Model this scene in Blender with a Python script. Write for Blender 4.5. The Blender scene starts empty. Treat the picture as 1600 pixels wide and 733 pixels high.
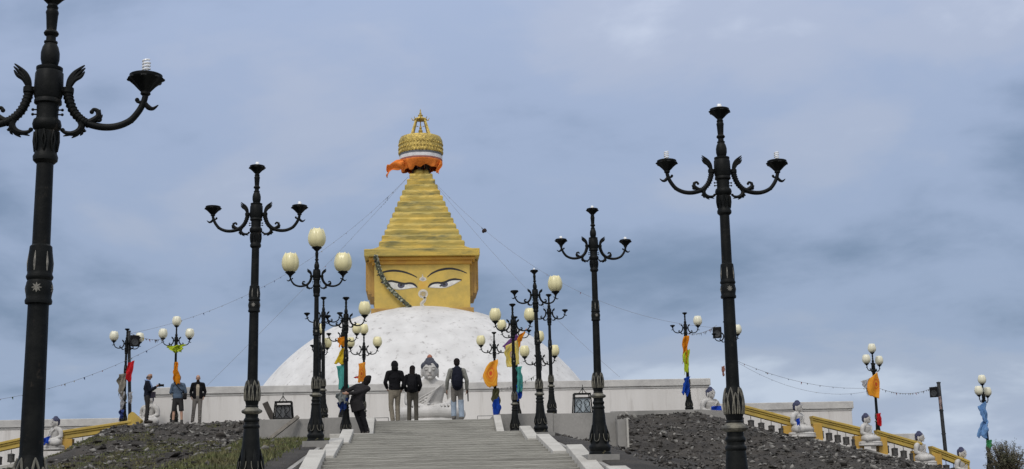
import bpy, math, random
import numpy as np
from mathutils import Vector, Matrix
from mathutils.noise import noise as pnoise, fractal

random.seed(7)
rng = np.random.default_rng(11)
R = math.radians
scene = bpy.context.scene
COL = scene.collection

# ------------------------------------------------------------------ camera
CAM = Vector((-0.425, 0.0, 1.6))
AX = Matrix(((0.99714814, 0.00842146, -0.07499782),
             (-0.07192493, -0.19491657, -0.97817909),
             (-0.02285602, 0.98078367, -0.19375498)))
FOCAL = 2040.0
cam_data = bpy.data.cameras.new('camera')
cam = bpy.data.objects.new('camera', cam_data)
COL.objects.link(cam)
cam_data.sensor_width = 36.0
cam_data.lens = 36.0 * FOCAL / 1600.0
cam_data.clip_start = 0.1
cam_data.clip_end = 6000.0
cam.matrix_world = Matrix.Translation(CAM) @ AX.to_4x4()
scene.camera = cam


def at(px, py, D):
    """point at distance D (world y) on the sight line of a pixel of the 1600 px photograph"""
    v = AX @ Vector((px - 800.0, 366.5 - py, -FOCAL))
    return CAM + v * (D / v.y)


# ------------------------------------------------------------------ light
SUN_EL, SUN_AZ = R(48), R(205)          # overcast light, a little stronger from behind the camera
world = bpy.data.worlds.new('World')
scene.world = world
world.use_nodes = True
nt = world.node_tree
nt.nodes.clear()
N = nt.nodes.new
L = nt.links.new
out = N('ShaderNodeOutputWorld')
bg = N('ShaderNodeBackground')
L(bg.outputs[0], out.inputs[0])
sky = N('ShaderNodeTexSky')
sky.sky_type = 'NISHITA'
sky.sun_disc = False
sky.sun_elevation = SUN_EL
sky.sun_rotation = SUN_AZ
sky.dust_density = 3.0
tc = N('ShaderNodeTexCoord')
sep = N('ShaderNodeSeparateXYZ')
L(tc.outputs['Generated'], sep.inputs[0])


def wmath(op, a, b=None, clamp=False):
    n = N('ShaderNodeMath')
    n.operation = op
    n.use_clamp = clamp
    for i, v in enumerate((a, b)):
        if v is None:
            continue
        if isinstance(v, (int, float)):
            n.inputs[i].default_value = v
        else:
            L(v, n.inputs[i])
    return n.outputs[0]


zc = wmath('MAXIMUM', sep.outputs['Z'], 0.0)
den = wmath('ADD', zc, 0.30)
cu = wmath('DIVIDE', sep.outputs['X'], den)
cv = wmath('DIVIDE', sep.outputs['Y'], den)
comb = N('ShaderNodeCombineXYZ')
L(cu, comb.inputs[0]); L(cv, comb.inputs[1])


def wnoise(scale, detail, rough, dist, off):
    mp = N('ShaderNodeMapping')
    mp.inputs['Location'].default_value = off
    L(comb.outputs[0], mp.inputs[0])
    n = N('ShaderNodeTexNoise')
    n.inputs['Scale'].default_value = scale
    n.inputs['Detail'].default_value = detail
    n.inputs['Roughness'].default_value = rough
    n.inputs['Distortion'].default_value = dist
    L(mp.outputs[0], n.inputs[0])
    return n.outputs[0]


n1 = wnoise(1.0, 6, 0.52, 0.35, (3.1, 0.7, 0))
n2 = wnoise(3.2, 8, 0.55, 0.25, (9.0, 4.2, 0))
mixn = wmath('ADD', wmath('MULTIPLY', n1, 0.70), wmath('MULTIPLY', n2, 0.30))
ramp = N('ShaderNodeValToRGB')
L(mixn, ramp.inputs[0])
cr = ramp.color_ramp
cr.interpolation = 'EASE'
cr.elements[0].position = 0.36
cr.elements[0].color = (0.165, 0.235, 0.37, 1)
cr.elements[1].position = 0.66
cr.elements[1].color = (0.52, 0.59, 0.74, 1)
e = cr.elements.new(0.50)
e.color = (0.315, 0.395, 0.575, 1)
e = cr.elements.new(0.57)
e.color = (0.365, 0.430, 0.585, 1)
# larger cloud masses: a dark bank beyond the right-hand lamps, thinner bright cloud near the horizon
yy_ = wmath('MAXIMUM', sep.outputs['Y'], 0.08)
su_ = wmath('DIVIDE', sep.outputs['X'], yy_)
sw_ = wmath('DIVIDE', sep.outputs['Z'], yy_)
total = mixn
for (u0, w0, du, dw, amt) in ((0.20, 0.165, 0.17, 0.055, -0.055), (0.40, 0.285, 0.07, 0.035, 0.06), (0.36, 0.050, 0.16, 0.06, 0.17), (-0.30, 0.055, 0.26, 0.06, 0.11),
                              (0.44, 0.23, 0.12, 0.12, 0.085), (-0.20, 0.205, 0.14, 0.05, -0.02), (0.0, 0.31, 0.35, 0.06, -0.045)):
    a_ = wmath('DIVIDE', wmath('SUBTRACT', su_, u0), du)
    b_ = wmath('DIVIDE', wmath('SUBTRACT', sw_, w0), dw)
    g_ = wmath('POWER', 2.718, wmath('MULTIPLY', wmath('ADD', wmath('MULTIPLY', a_, a_), wmath('MULTIPLY', b_, b_)), -1.0))
    total = wmath('ADD', total, wmath('MULTIPLY', g_, amt))
total = wmath('ADD', wmath('MULTIPLY', wmath('SUBTRACT', total, 0.54), 1.08), 0.53)
L(total, ramp.inputs[0])
# low sky bluer, high sky greyer
tint = N('ShaderNodeMix')
tint.data_type = 'RGBA'
L(wmath('MULTIPLY', zc, 3.2, True), tint.inputs[0])
tint.inputs[6].default_value = (0.92, 0.945, 0.925, 1)
tint.inputs[7].default_value = (0.94, 0.91, 0.87, 1)
tinted = N('ShaderNodeVectorMath')
tinted.operation = 'MULTIPLY'
L(ramp.outputs[0], tinted.inputs[0]); L(tint.outputs[2], tinted.inputs[1])
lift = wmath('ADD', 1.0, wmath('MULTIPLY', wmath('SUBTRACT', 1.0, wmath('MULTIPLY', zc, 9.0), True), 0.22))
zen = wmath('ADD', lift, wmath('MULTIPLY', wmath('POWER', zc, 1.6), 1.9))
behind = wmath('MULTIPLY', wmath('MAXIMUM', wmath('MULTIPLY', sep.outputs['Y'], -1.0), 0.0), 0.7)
gain = wmath('ADD', zen, behind)  # extra brightness overhead and behind the camera, added to light the scene
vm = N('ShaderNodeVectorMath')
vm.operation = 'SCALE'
# unseen sky overhead and behind the camera, whitened to light things without blue cast
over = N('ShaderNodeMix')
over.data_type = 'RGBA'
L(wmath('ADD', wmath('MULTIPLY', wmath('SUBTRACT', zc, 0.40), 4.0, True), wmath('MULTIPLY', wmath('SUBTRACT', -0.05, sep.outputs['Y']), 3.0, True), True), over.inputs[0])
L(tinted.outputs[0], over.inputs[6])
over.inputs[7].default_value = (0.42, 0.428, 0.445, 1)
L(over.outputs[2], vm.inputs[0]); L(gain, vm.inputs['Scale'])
vs = N('ShaderNodeVectorMath')
vs.operation = 'SCALE'
L(sky.outputs[0], vs.inputs[0]); vs.inputs['Scale'].default_value = 0.15
mx = N('ShaderNodeMix')
mx.data_type = 'RGBA'
mx.inputs[0].default_value = 0.90
L(vs.outputs[0], mx.inputs[6]); L(vm.outputs[0], mx.inputs[7])
# the cloud colours above are radiances for strength 1; kept as 0.1 x 10
sc10 = N('ShaderNodeVectorMath')
sc10.operation = 'SCALE'
L(mx.outputs[2], sc10.inputs[0]); sc10.inputs['Scale'].default_value = 10.0
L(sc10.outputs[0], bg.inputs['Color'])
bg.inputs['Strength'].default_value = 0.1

sun_data = bpy.data.lights.new('sun', 'SUN')
sun_data.energy = 1.3
sun_data.angle = R(14)
sun_data.color = (1.0, 0.96, 0.90)
sun = bpy.data.objects.new('sun', sun_data)
COL.objects.link(sun)
sd = Vector((math.sin(SUN_AZ) * math.cos(SUN_EL), math.cos(SUN_AZ) * math.cos(SUN_EL), math.sin(SUN_EL)))
sun.rotation_euler = sd.to_track_quat('Z', 'Y').to_euler()

scene.view_settings.view_transform = 'Standard'
scene.view_settings.look = 'None'
scene.view_settings.gamma = 1.0
scene.view_settings.exposure = 0.0
scene.view_settings.use_curve_mapping = False


# ------------------------------------------------------------------ materials
def mat(name, col, rough=0.7, col2=None, scale=3.0, contrast=(0.4, 0.62), metal=0.0, bump=0.0, bscale=20.0,
        col3=None, scale3=1.0, thr3=(0.55, 0.65), detail=6, stretch=(1, 1, 1), spec=0.5, island=0.0, trans=0.0, coat=0.0, rough2=None):
    m = bpy.data.materials.new(name)
    m.use_nodes = True
    t = m.node_tree
    p = t.nodes['Principled BSDF']
    p.inputs['Roughness'].default_value = rough
    p.inputs['Metallic'].default_value = metal
    p.inputs['Specular IOR Level'].default_value = spec
    p.inputs['Coat Weight'].default_value = coat
    co = t.nodes.new('ShaderNodeTexCoord')
    mp = t.nodes.new('ShaderNodeMapping')
    mp.inputs['Scale'].default_value = stretch
    t.links.new(co.outputs['Object'], mp.inputs[0])
    cur = None
    if col2 is not None:
        n = t.nodes.new('ShaderNodeTexNoise')
        n.inputs['Scale'].default_value = scale
        n.inputs['Detail'].default_value = detail
        n.inputs['Roughness'].default_value = 0.62
        t.links.new(mp.outputs[0], n.inputs[0])
        r = t.nodes.new('ShaderNodeMapRange')
        r.inputs[1].default_value, r.inputs[2].default_value = contrast
        t.links.new(n.outputs[0], r.inputs[0])
        x = t.nodes.new('ShaderNodeMix')
        x.data_type = 'RGBA'
        x.inputs[6].default_value = (*col, 1)
        x.inputs[7].default_value = (*col2, 1)
        t.links.new(r.outputs[0], x.inputs[0])
        cur = x.outputs[2]
        if rough2 is not None:
            rr = t.nodes.new('ShaderNodeMapRange')
            rr.inputs[3].default_value, rr.inputs[4].default_value = rough, rough2
            t.links.new(r.outputs[0], rr.inputs[0])
            t.links.new(rr.outputs[0], p.inputs['Roughness'])
    if col3 is not None:
        n = t.nodes.new('ShaderNodeTexNoise')
        n.inputs['Scale'].default_value = scale3
        n.inputs['Detail'].default_value = 7
        n.inputs['Roughness'].default_value = 0.7
        t.links.new(mp.outputs[0], n.inputs[0])
        r = t.nodes.new('ShaderNodeMapRange')
        r.inputs[1].default_value, r.inputs[2].default_value = thr3
        t.links.new(n.outputs[0], r.inputs[0])
        x = t.nodes.new('ShaderNodeMix')
        x.data_type = 'RGBA'
        t.links.new(r.outputs[0], x.inputs[0])
        if cur is None:
            x.inputs[6].default_value = (*col, 1)
        else:
            t.links.new(cur, x.inputs[6])
        x.inputs[7].default_value = (*col3, 1)
        cur = x.outputs[2]
    if island:
        g = t.nodes.new('ShaderNodeNewGeometry')
        r = t.nodes.new('ShaderNodeMapRange')
        r.inputs[3].default_value, r.inputs[4].default_value = 1 - island, 1 + island
        t.links.new(g.outputs['Random Per Island'], r.inputs[0])
        v = t.nodes.new('ShaderNodeVectorMath')
        v.operation = 'SCALE'
        if cur is None:
            v.inputs[0].default_value = col
        else:
            t.links.new(cur, v.inputs[0])
        t.links.new(r.outputs[0], v.inputs['Scale'])
        cur = v.outputs[0]
    if cur is None:
        p.inputs['Base Color'].default_value = (*col, 1)
    else:
        t.links.new(cur, p.inputs['Base Color'])
    if bump:
        n = t.nodes.new('ShaderNodeTexNoise')
        n.inputs['Scale'].default_value = bscale
        n.inputs['Detail'].default_value = 8
        n.inputs['Roughness'].default_value = 0.65
        t.links.new(mp.outputs[0], n.inputs[0])
        b = t.nodes.new('ShaderNodeBump')
        b.inputs['Strength'].default_value = bump
        b.inputs['Distance'].default_value = 0.05
        t.links.new(n.outputs[0], b.inputs['Height'])
        t.links.new(b.outputs[0], p.inputs['Normal'])
    if trans:
        p.inputs['Subsurface Weight'].default_value = trans
        p.inputs['Subsurface Radius'].default_value = (0.1, 0.1, 0.08)
        p.inputs['Subsurface Scale'].default_value = 0.6
    return m


M = {}
M['iron'] = mat('black_painted_iron', (0.0045, 0.0055, 0.006), 0.5, (0.011, 0.012, 0.0115), 9, (0.42, 0.7), bump=0.10, bscale=40, spec=0.12, col3=(0.028, 0.024, 0.020), scale3=16, thr3=(0.60, 0.70))
M['pedestal'] = mat('worn_black_iron', (0.0045, 0.0055, 0.006), 0.5, (0.011, 0.012, 0.0115), 9, (0.42, 0.7), bump=0.12, bscale=30,
                    col3=(0.30, 0.27, 0.15), scale3=2.6, thr3=(0.64, 0.66), spec=0.12)
M['bronze'] = mat('weathered_bronze_paint', (0.17, 0.16, 0.125), 0.65, (0.07, 0.068, 0.058), 14, (0.4, 0.6), bump=0.2, bscale=50)
M['pale_relief'] = mat('worn_pale_relief', (0.24, 0.23, 0.20), 0.7, (0.10, 0.095, 0.085), 30, (0.4, 0.62))
M['ivory_glass'] = mat('ivory_glass', (0.74, 0.68, 0.40), 0.28, (0.66, 0.60, 0.34), 4, (0.3, 0.7), spec=0.5)
M['white_glass'] = mat('white_glass', (0.72, 0.70, 0.56), 0.28, (0.64, 0.62, 0.48), 4, (0.3, 0.7), spec=0.5)
M['bulb'] = mat('white_tube_glass', (0.85, 0.86, 0.87), 0.15)
M['plaster'] = mat('white_plaster', (0.76, 0.76, 0.76), 0.9, (0.66, 0.66, 0.66), 1.3, (0.35, 0.65), bump=0.25, bscale=6, col3=(0.42, 0.40, 0.40), scale3=2.4, thr3=(0.66, 0.72))
M['dome'] = mat('white_dome_plaster', (0.62, 0.615, 0.61), 0.9, (0.50, 0.495, 0.49), 0.9, (0.35, 0.65), bump=0.35, bscale=4.0, col3=(0.34, 0.325, 0.32), scale3=3.6, thr3=(0.585, 0.655))
M['wallwhite'] = mat('whitewashed_wall', (0.70, 0.68, 0.66), 0.9, (0.60, 0.58, 0.555), 0.8, (0.35, 0.7), bump=0.2, bscale=5, col3=(0.36, 0.33, 0.30), scale3=1.4, thr3=(0.55, 0.80), stretch=(1.6, 1, 0.16))
M['coping'] = mat('grey_coping', (0.56, 0.55, 0.53), 0.9, (0.42, 0.41, 0.40), 1.6, (0.4, 0.65), bump=0.25, bscale=8)
M['marble'] = mat('white_carved_stone', (0.50, 0.485, 0.465), 0.75, (0.36, 0.35, 0.335), 4, (0.4, 0.65), bump=0.15, bscale=25)
M['gold'] = mat('gold_paint', (0.55, 0.385, 0.075), 0.48, (0.36, 0.285, 0.075), 1.2, (0.38, 0.62), metal=0.25, bump=0.35, bscale=3.5, col3=(0.17, 0.155, 0.06), scale3=1.0, thr3=(0.51, 0.66), stretch=(0.5, 0.5, 2.4))
M['gold_face'] = mat('gold_leaf_face', (0.60, 0.42, 0.09), 0.55, (0.46, 0.335, 0.085), 1.6, (0.40, 0.66), metal=0.15, bump=0.3, bscale=4, col3=(0.36, 0.28, 0.09), scale3=1.3, thr3=(0.6, 0.72))
M['gold_orange'] = mat('orange_gold_paint', (0.58, 0.33, 0.045), 0.5, (0.50, 0.26, 0.04), 1.5, (0.4, 0.6), metal=0.15, bump=0.2, bscale=5)
M['shaded_brown_gold'] = mat('shaded_brown_gold_paint', (0.44, 0.27, 0.065), 0.6, (0.34, 0.20, 0.06), 1.5, (0.4, 0.6), metal=0.1, bump=0.2, bscale=5)  # shade on the tower's side panels mixed into the colour; base plate shares it
M['brass'] = mat('ornate_brass', (0.62, 0.46, 0.12), 0.42, (0.36, 0.26, 0.07), 7, (0.4, 0.6), metal=0.45, bump=0.9, bscale=12)
M['black_paint'] = mat('black_line_paint', (0.015, 0.014, 0.016), 0.6)
M['eye_white'] = mat('white_eye_paint', (0.72, 0.71, 0.68), 0.7, (0.58, 0.56, 0.52), 5, (0.4, 0.65))
M['iris'] = mat('slate_blue_paint', (0.085, 0.085, 0.125), 0.6, (0.05, 0.05, 0.08), 6)
M['grey_line'] = mat('grey_line_paint', (0.42, 0.40, 0.38), 0.7, (0.30, 0.29, 0.28), 8)
M['pale_line'] = mat('pale_line_paint', (0.62, 0.60, 0.57), 0.7)
M['warm_patch'] = mat('warm_gold_stain', (0.62, 0.36, 0.055), 0.55, (0.64, 0.43, 0.10), 2.4, (0.35, 0.65), metal=0.15)
M['concrete'] = mat('grey_concrete', (0.30, 0.29, 0.275), 0.92, (0.215, 0.21, 0.20), 1.1, (0.38, 0.66), bump=0.35, bscale=14, col3=(0.12, 0.115, 0.11), scale3=1.6, thr3=(0.64, 0.76), stretch=(1, 1, 0.5))
M['stair'] = mat('worn_stair_concrete', (0.315, 0.308, 0.28), 0.92, (0.225, 0.22, 0.20), 1.5, (0.36, 0.66), bump=0.45, bscale=18, col3=(0.14, 0.135, 0.12), scale3=3.0, thr3=(0.55, 0.75), stretch=(0.45, 1, 5.0))
M['parapet'] = mat('pale_parapet_concrete', (0.46, 0.445, 0.41), 0.9, (0.36, 0.345, 0.315), 2.2, (0.4, 0.66), bump=0.25, bscale=22, col3=(0.27, 0.26, 0.24), scale3=3, thr3=(0.66, 0.75))
M['yellow'] = mat('ochre_yellow_paint', (0.47, 0.33, 0.062), 0.6, (0.37, 0.26, 0.06), 2.2, (0.4, 0.65), bump=0.15, bscale=14)
M['yellow_side'] = mat('deep_ochre_paint', (0.50, 0.30, 0.05), 0.6, (0.41, 0.25, 0.05), 2.2, (0.4, 0.65), bump=0.15, bscale=14)
M['wheel'] = mat('dark_metal_drum', (0.05, 0.05, 0.05), 0.5, (0.09, 0.085, 0.08), 12, metal=0.3)
M['hair_blue'] = mat('slate_blue_hair_paint', (0.022, 0.028, 0.085), 0.65, (0.035, 0.04, 0.085), 14, bump=0.6, bscale=26)
M['hair_slate'] = mat('faded_slate_hair_paint', (0.028, 0.031, 0.048), 0.7, (0.05, 0.053, 0.07), 10, bump=0.6, bscale=22)
M['red_knob'] = mat('faded_red_paint', (0.34, 0.13, 0.075), 0.6)
M['ground'] = mat('stony_soil', (0.050, 0.043, 0.036), 0.95, (0.022, 0.019, 0.016), 1.2, (0.38, 0.64), bump=1.0, bscale=22, col3=(0.12, 0.11, 0.10), scale3=9, thr3=(0.62, 0.68))
M['shale'] = mat('broken_shale', (0.058, 0.052, 0.047), 0.95, (0.022, 0.020, 0.018), 3, (0.35, 0.65), bump=0.5, bscale=15, island=0.75)
M['pale_rock'] = mat('pale_broken_stone', (0.21, 0.20, 0.185), 0.9, (0.12, 0.115, 0.105), 3, (0.35, 0.65), bump=0.5, bscale=15, island=0.5)
M['grass'] = mat('dry_grass', (0.085, 0.10, 0.032), 0.85, (0.12, 0.11, 0.048), 1.2, (0.4, 0.62), island=0.4)
M['wood'] = mat('weathered_plank', (0.20, 0.18, 0.155), 0.85, (0.12, 0.11, 0.095), 4, bump=0.4, bscale=12)
M['dark_wood'] = mat('dark_plank', (0.06, 0.052, 0.045), 0.85, (0.035, 0.03, 0.027), 4, bump=0.4, bscale=12)
M['string'] = mat('grey_cord', (0.16, 0.15, 0.15), 0.8)
M['steel'] = mat('dull_dark_pipe', (0.045, 0.048, 0.052), 0.5, (0.025, 0.027, 0.03), 8, metal=0.3)
M['black_plastic'] = mat('black_plastic', (0.008, 0.008, 0.009), 0.55, spec=0.15)
M['skin'] = mat('skin', (0.42, 0.25, 0.175), 0.55, (0.37, 0.21, 0.145), 8, trans=0.05)
M['skin_dark'] = mat('tanned_skin', (0.30, 0.17, 0.115), 0.55, (0.25, 0.14, 0.095), 8, trans=0.05)


def cloth_mat(name, c, var=0.75, rough=0.85):
    return mat(name, c, rough, tuple(v * var for v in c), 6, (0.35, 0.65), bump=0.45, bscale=22, spec=0.06)


def thin_cloth(m):
    """let some daylight through the cloth"""
    t = m.node_tree
    p = t.nodes['Principled BSDF']
    o = [n for n in t.nodes if n.type == 'OUTPUT_MATERIAL'][0]
    tr = t.nodes.new('ShaderNodeBsdfTranslucent')
    ms = t.nodes.new('ShaderNodeMixShader')
    ms.inputs[0].default_value = 0.3
    src = p.inputs['Base Color'].links
    if src:
        t.links.new(src[0].from_socket, tr.inputs[0])
    else:
        tr.inputs[0].default_value = p.inputs['Base Color'].default_value
    t.links.new(p.outputs[0], ms.inputs[1]); t.links.new(tr.outputs[0], ms.inputs[2])
    t.links.new(ms.outputs[0], o.inputs['Surface'])
    return m


# ------------------------------------------------------------------ mesh helpers
class MB:
    def __init__(self):
        self.v, self.f, self.mi = [], [], []
        self.cur = 0

    def add(self, vs, fs):
        o = len(self.v)
        self.v.extend([tuple(p) for p in vs])
        for f in fs:
            self.f.append([i + o for i in f])
            self.mi.append(self.cur)
        return self

    def box(self, c, s, rz=0.0, taper=1.0, rot=None):
        hx, hy, hz = s[0] / 2, s[1] / 2, s[2] / 2
        vs = []
        for z, t in ((-hz, 1.0), (hz, taper)):
            for x, y in ((-hx, -hy), (hx, -hy), (hx, hy), (-hx, hy)):
                vs.append(Vector((x * t, y * t, z)))
        m = rot if rot is not None else Matrix.Rotation(rz, 3, 'Z')
        vs = [m @ p + Vector(c) for p in vs]
        return self.add(vs, [(3, 2, 1, 0), (4, 5, 6, 7), (0, 1, 5, 4), (1, 2, 6, 5), (2, 3, 7, 6), (3, 0, 4, 7)])

    def prism(self, poly, axis_vec):
        """closed polygon (list of 3d points, any winding) pushed along axis_vec"""
        n = len(poly)
        a = Vector(axis_vec)
        p0 = [Vector(p) for p in poly]
        p1 = [p + a for p in p0]
        nn = Vector((0, 0, 0))
        for i in range(n):
            nn += p0[i].cross(p0[(i + 1) % n])
        flip = nn.dot(a) > 0
        fs = [list(range(n)), list(range(2 * n - 1, n - 1, -1))]
        for i in range(n):
            j = (i + 1) % n
            fs.append([j, i, n + i, n + j])
        if flip:
            fs = [f[::-1] for f in fs]
        return self.add(p0 + p1, fs)

    def lathe(self, prof, seg=20, c=(0, 0, 0), mod=None, zmod=None, rot=None):
        c = Vector(c)
        vs, fs = [], []
        k = len(prof)
        for i, (r, z) in enumerate(prof):
            for j in range(seg):
                a = 2 * math.pi * j / seg
                rr = r * (mod(a, i, z) if mod else 1.0)
                zz = z + (zmod(a, i) if zmod else 0.0)
                p = Vector((rr * math.cos(a), rr * math.sin(a), zz))
                if rot is not None:
                    p = rot @ p
                vs.append(p + c)
        for i in range(k - 1):
            for j in range(seg):
                j2 = (j + 1) % seg
                fs.append((i * seg + j, i * seg + j2, (i + 1) * seg + j2, (i + 1) * seg + j))
        if prof[0][0] > 1e-5:
            fs.append(tuple(range(seg - 1, -1, -1)))
        if prof[-1][0] > 1e-5:
            fs.append(tuple(range((k - 1) * seg, k * seg)))
        return self.add(vs, fs)

    def sweep(self, pts, rad, seg=8, squash=None, up=(0, 1, 0), round_ends=True):
        """tube through pts; rad is a number or one per point; squash=(a,b) scales the two cross axes"""
        P = [Vector(p) for p in pts]
        n = len(P)
        rr = [rad] * n if isinstance(rad, (int, float)) else list(rad)
        T = []
        for i in range(n):
            t = P[min(i + 1, n - 1)] - P[max(i - 1, 0)]
            T.append(t.normalized() if t.length > 1e-9 else Vector((0, 0, 1)))
        rings = []
        u = Vector(up)
        if abs(u.dot(T[0])) > 0.95:
            u = Vector((1, 0, 0)) if abs(T[0].x) < 0.9 else Vector((0, 0, 1))
        seq = []
        if round_ends:
            for k in (0.0, 0.5, 0.866):
                seq.append((P[0] - T[0] * rr[0] * (math.sqrt(max(0, 1 - k * k))), rr[0] * max(k, 0.03), T[0]))
        for i in range(n):
            seq.append((P[i], rr[i], T[i]))
        if round_ends:
            for k in (0.866, 0.5, 0.0):
                seq.append((P[-1] + T[-1] * rr[-1] * (math.sqrt(max(0, 1 - k * k))), rr[-1] * max(k, 0.03), T[-1]))
        vs, fs = [], []
        sa, sb = squash if squash else (1, 1)
        for (p, r, t) in seq:
            u = (u - t * u.dot(t))
            if u.length < 1e-6:
                u = t.orthogonal()
            u.normalize()
            w = t.cross(u)
            for j in range(seg):
                a = 2 * math.pi * j / seg
                vs.append(p + u * (math.cos(a) * r * sa) + w * (math.sin(a) * r * sb))
        m = len(seq)
        for i in range(m - 1):
            for j in range(seg):
                j2 = (j + 1) % seg
                fs.append((i * seg + j, i * seg + j2, (i + 1) * seg + j2, (i + 1) * seg + j))
        fs.append(tuple(range(seg - 1, -1, -1)))
        fs.append(tuple(range((m - 1) * seg, m * seg)))
        return self.add(vs, fs)

    def ball(self, c, r, seg=14, rings=9, rot=None):
        c = Vector(c)
        if isinstance(r, (int, float)):
            r = (r, r, r)
        vs, fs = [], []
        vs.append(Vector((0, 0, -r[2])))
        for i in range(1, rings):
            ph = -math.pi / 2 + math.pi * i / rings
            for j in range(seg):
                a = 2 * math.pi * j / seg
                vs.append(Vector((r[0] * math.cos(ph) * math.cos(a), r[1] * math.cos(ph) * math.sin(a), r[2] * math.sin(ph))))
        vs.append(Vector((0, 0, r[2])))
        for j in range(seg):
            fs.append((0, 1 + (j + 1) % seg, 1 + j))
        for i in range(rings - 2):
            for j in range(seg):
                a0 = 1 + i * seg + j
                a1 = 1 + i * seg + (j + 1) % seg
                fs.append((a0, a1, a1 + seg, a0 + seg))
        top = len(vs) - 1
        o = 1 + (rings - 2) * seg
        for j in range(seg):
            fs.append((o + j, o + (j + 1) % seg, top))
        if rot is not None:
            vs = [rot @ p for p in vs]
        return self.add([p + c for p in vs], fs)

    def sheet(self, fn, nu, nv, thick=0.006):
        """fn(u,v) -> point; a cloth with two faces a little apart and closed edges"""
        g = [[Vector(fn(i / nu, j / nv)) for j in range(nv + 1)] for i in range(nu + 1)]
        vs, fs = [], []
        idx = lambda i, j, s: s * (nu + 1) * (nv + 1) + i * (nv + 1) + j
        nrm = []
        for i in range(nu + 1):
            for j in range(nv + 1):
                a = g[min(i + 1, nu)][j] - g[max(i - 1, 0)][j]
                b = g[i][min(j + 1, nv)] - g[i][max(j - 1, 0)]
                q = a.cross(b)
                nrm.append(q.normalized() if q.length > 1e-9 else Vector((0, 1, 0)))
        for s in (0, 1):
            k = 0
            for i in range(nu + 1):
                for j in range(nv + 1):
                    vs.append(g[i][j] + nrm[k] * (thick / 2 if s == 0 else -thick / 2))
                    k += 1
        for i in range(nu):
            for j in range(nv):
                fs.append((idx(i, j, 0), idx(i + 1, j, 0), idx(i + 1, j + 1, 0), idx(i, j + 1, 0)))
                fs.append((idx(i, j + 1, 1), idx(i + 1, j + 1, 1), idx(i + 1, j, 1), idx(i, j, 1)))
        for i in range(nu):
            fs.append((idx(i, 0, 0), idx(i, 0, 1), idx(i + 1, 0, 1), idx(i + 1, 0, 0)))
            fs.append((idx(i + 1, nv, 0), idx(i + 1, nv, 1), idx(i, nv, 1), idx(i, nv, 0)))
        for j in range(nv):
            fs.append((idx(0, j + 1, 0), idx(0, j + 1, 1), idx(0, j, 1), idx(0, j, 0)))
            fs.append((idx(nu, j, 0), idx(nu, j, 1), idx(nu, j + 1, 1), idx(nu, j + 1, 0)))
        return self.add(vs, fs)

    def mesh(self, name, m, smooth=True, angle=38):
        me = bpy.data.meshes.new(name)
        me.from_pydata(self.v, [], self.f)
        for x in (m if isinstance(m, (list, tuple)) else [m]):
            me.materials.append(x)
        if any(self.mi):
            me.polygons.foreach_set('material_index', self.mi)
        if smooth:
            me.polygons.foreach_set('use_smooth', [True] * len(me.polygons))
            me.set_sharp_from_angle(angle=R(angle))
        me.update()
        return me

    def build(self, name, m, parent=None, smooth=True, angle=38, loc=(0, 0, 0), rz=0.0, bevel=0.0):
        me = self.mesh(name, m, smooth, angle)
        o = link(name, me, parent, loc, rz)
        if bevel:
            b = o.modifiers.new('bevel', 'BEVEL')
            b.width = bevel
            b.segments = 2
            b.limit_method = 'ANGLE'
            b.angle_limit = R(40)
        return o


def link(name, me, parent=None, loc=(0, 0, 0), rz=0.0):
    o = bpy.data.objects.new(name, me)
    COL.objects.link(o)
    o.location = loc
    o.rotation_euler = (0, 0, rz)
    if parent is not None:
        o.parent = parent
    return o


def tag(o, label=None, cat=None, group=None, kind=None):
    if label: o['label'] = label
    if cat: o['category'] = cat
    if group: o['group'] = group
    if kind: o['kind'] = kind
    return o


def thing(name, loc, label, cat, group=None, rz=0.0):
    return tag(link(name, None, None, loc, rz), label, cat, group)


def dup_tree(o, parent=None):
    c = o.copy()
    COL.objects.link(c)
    if parent is not None:
        c.parent = parent
    for ch in list(o.children):
        dup_tree(ch, c)
    return c


def blob_mesh(mb, name, m, voxel, smooth_it=3, factor=0.5):
    """fuse the overlapping volumes of mb into one continuous surface"""
    me = mb.mesh(name + '_raw', m, True)
    o = bpy.data.objects.new(name + '_raw', me)
    COL.objects.link(o)
    r = o.modifiers.new('remesh', 'REMESH')
    r.mode = 'VOXEL'
    r.voxel_size = voxel
    r.use_smooth_shade = True
    if smooth_it:
        s = o.modifiers.new('smooth', 'SMOOTH')
        s.iterations = smooth_it
        s.factor = factor
    dg = bpy.context.evaluated_depsgraph_get()
    dg.update()
    res = bpy.data.meshes.new_from_object(o.evaluated_get(dg))
    res.name = name
    bpy.data.objects.remove(o)
    bpy.data.meshes.remove(me)
    if not res.materials:
        res.materials.append(m)
    res.polygons.foreach_set('use_smooth', [True] * len(res.polygons))
    return res


def blob(mb, name, m, voxel, parent=None, loc=(0, 0, 0), rz=0.0, smooth_it=3, factor=0.5):
    return link(name, blob_mesh(mb, name, m, voxel, smooth_it, factor), parent, loc, rz)


def curve(pts, n):
    """smooth curve (Catmull-Rom) through pts, n samples per span"""
    P = [Vector(p) for p in pts]
    outp = []
    for i in range(len(P) - 1):
        p0 = P[max(i - 1, 0)]; p1 = P[i]; p2 = P[i + 1]; p3 = P[min(i + 2, len(P) - 1)]
        for k in range(n):
            t = k / n
            outp.append(0.5 * ((2 * p1) + (p2 - p0) * t + (2 * p0 - 5 * p1 + 4 * p2 - p3) * t * t + (3 * p1 - p0 - 3 * p2 + p3) * t ** 3))
    outp.append(P[-1])
    return outp


def lerp(a, b, t):
    return a + (b - a) * t

# ================================================================== GROUND
def interp(x, xs, ys):
    return float(np.interp(x, xs, ys))


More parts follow.
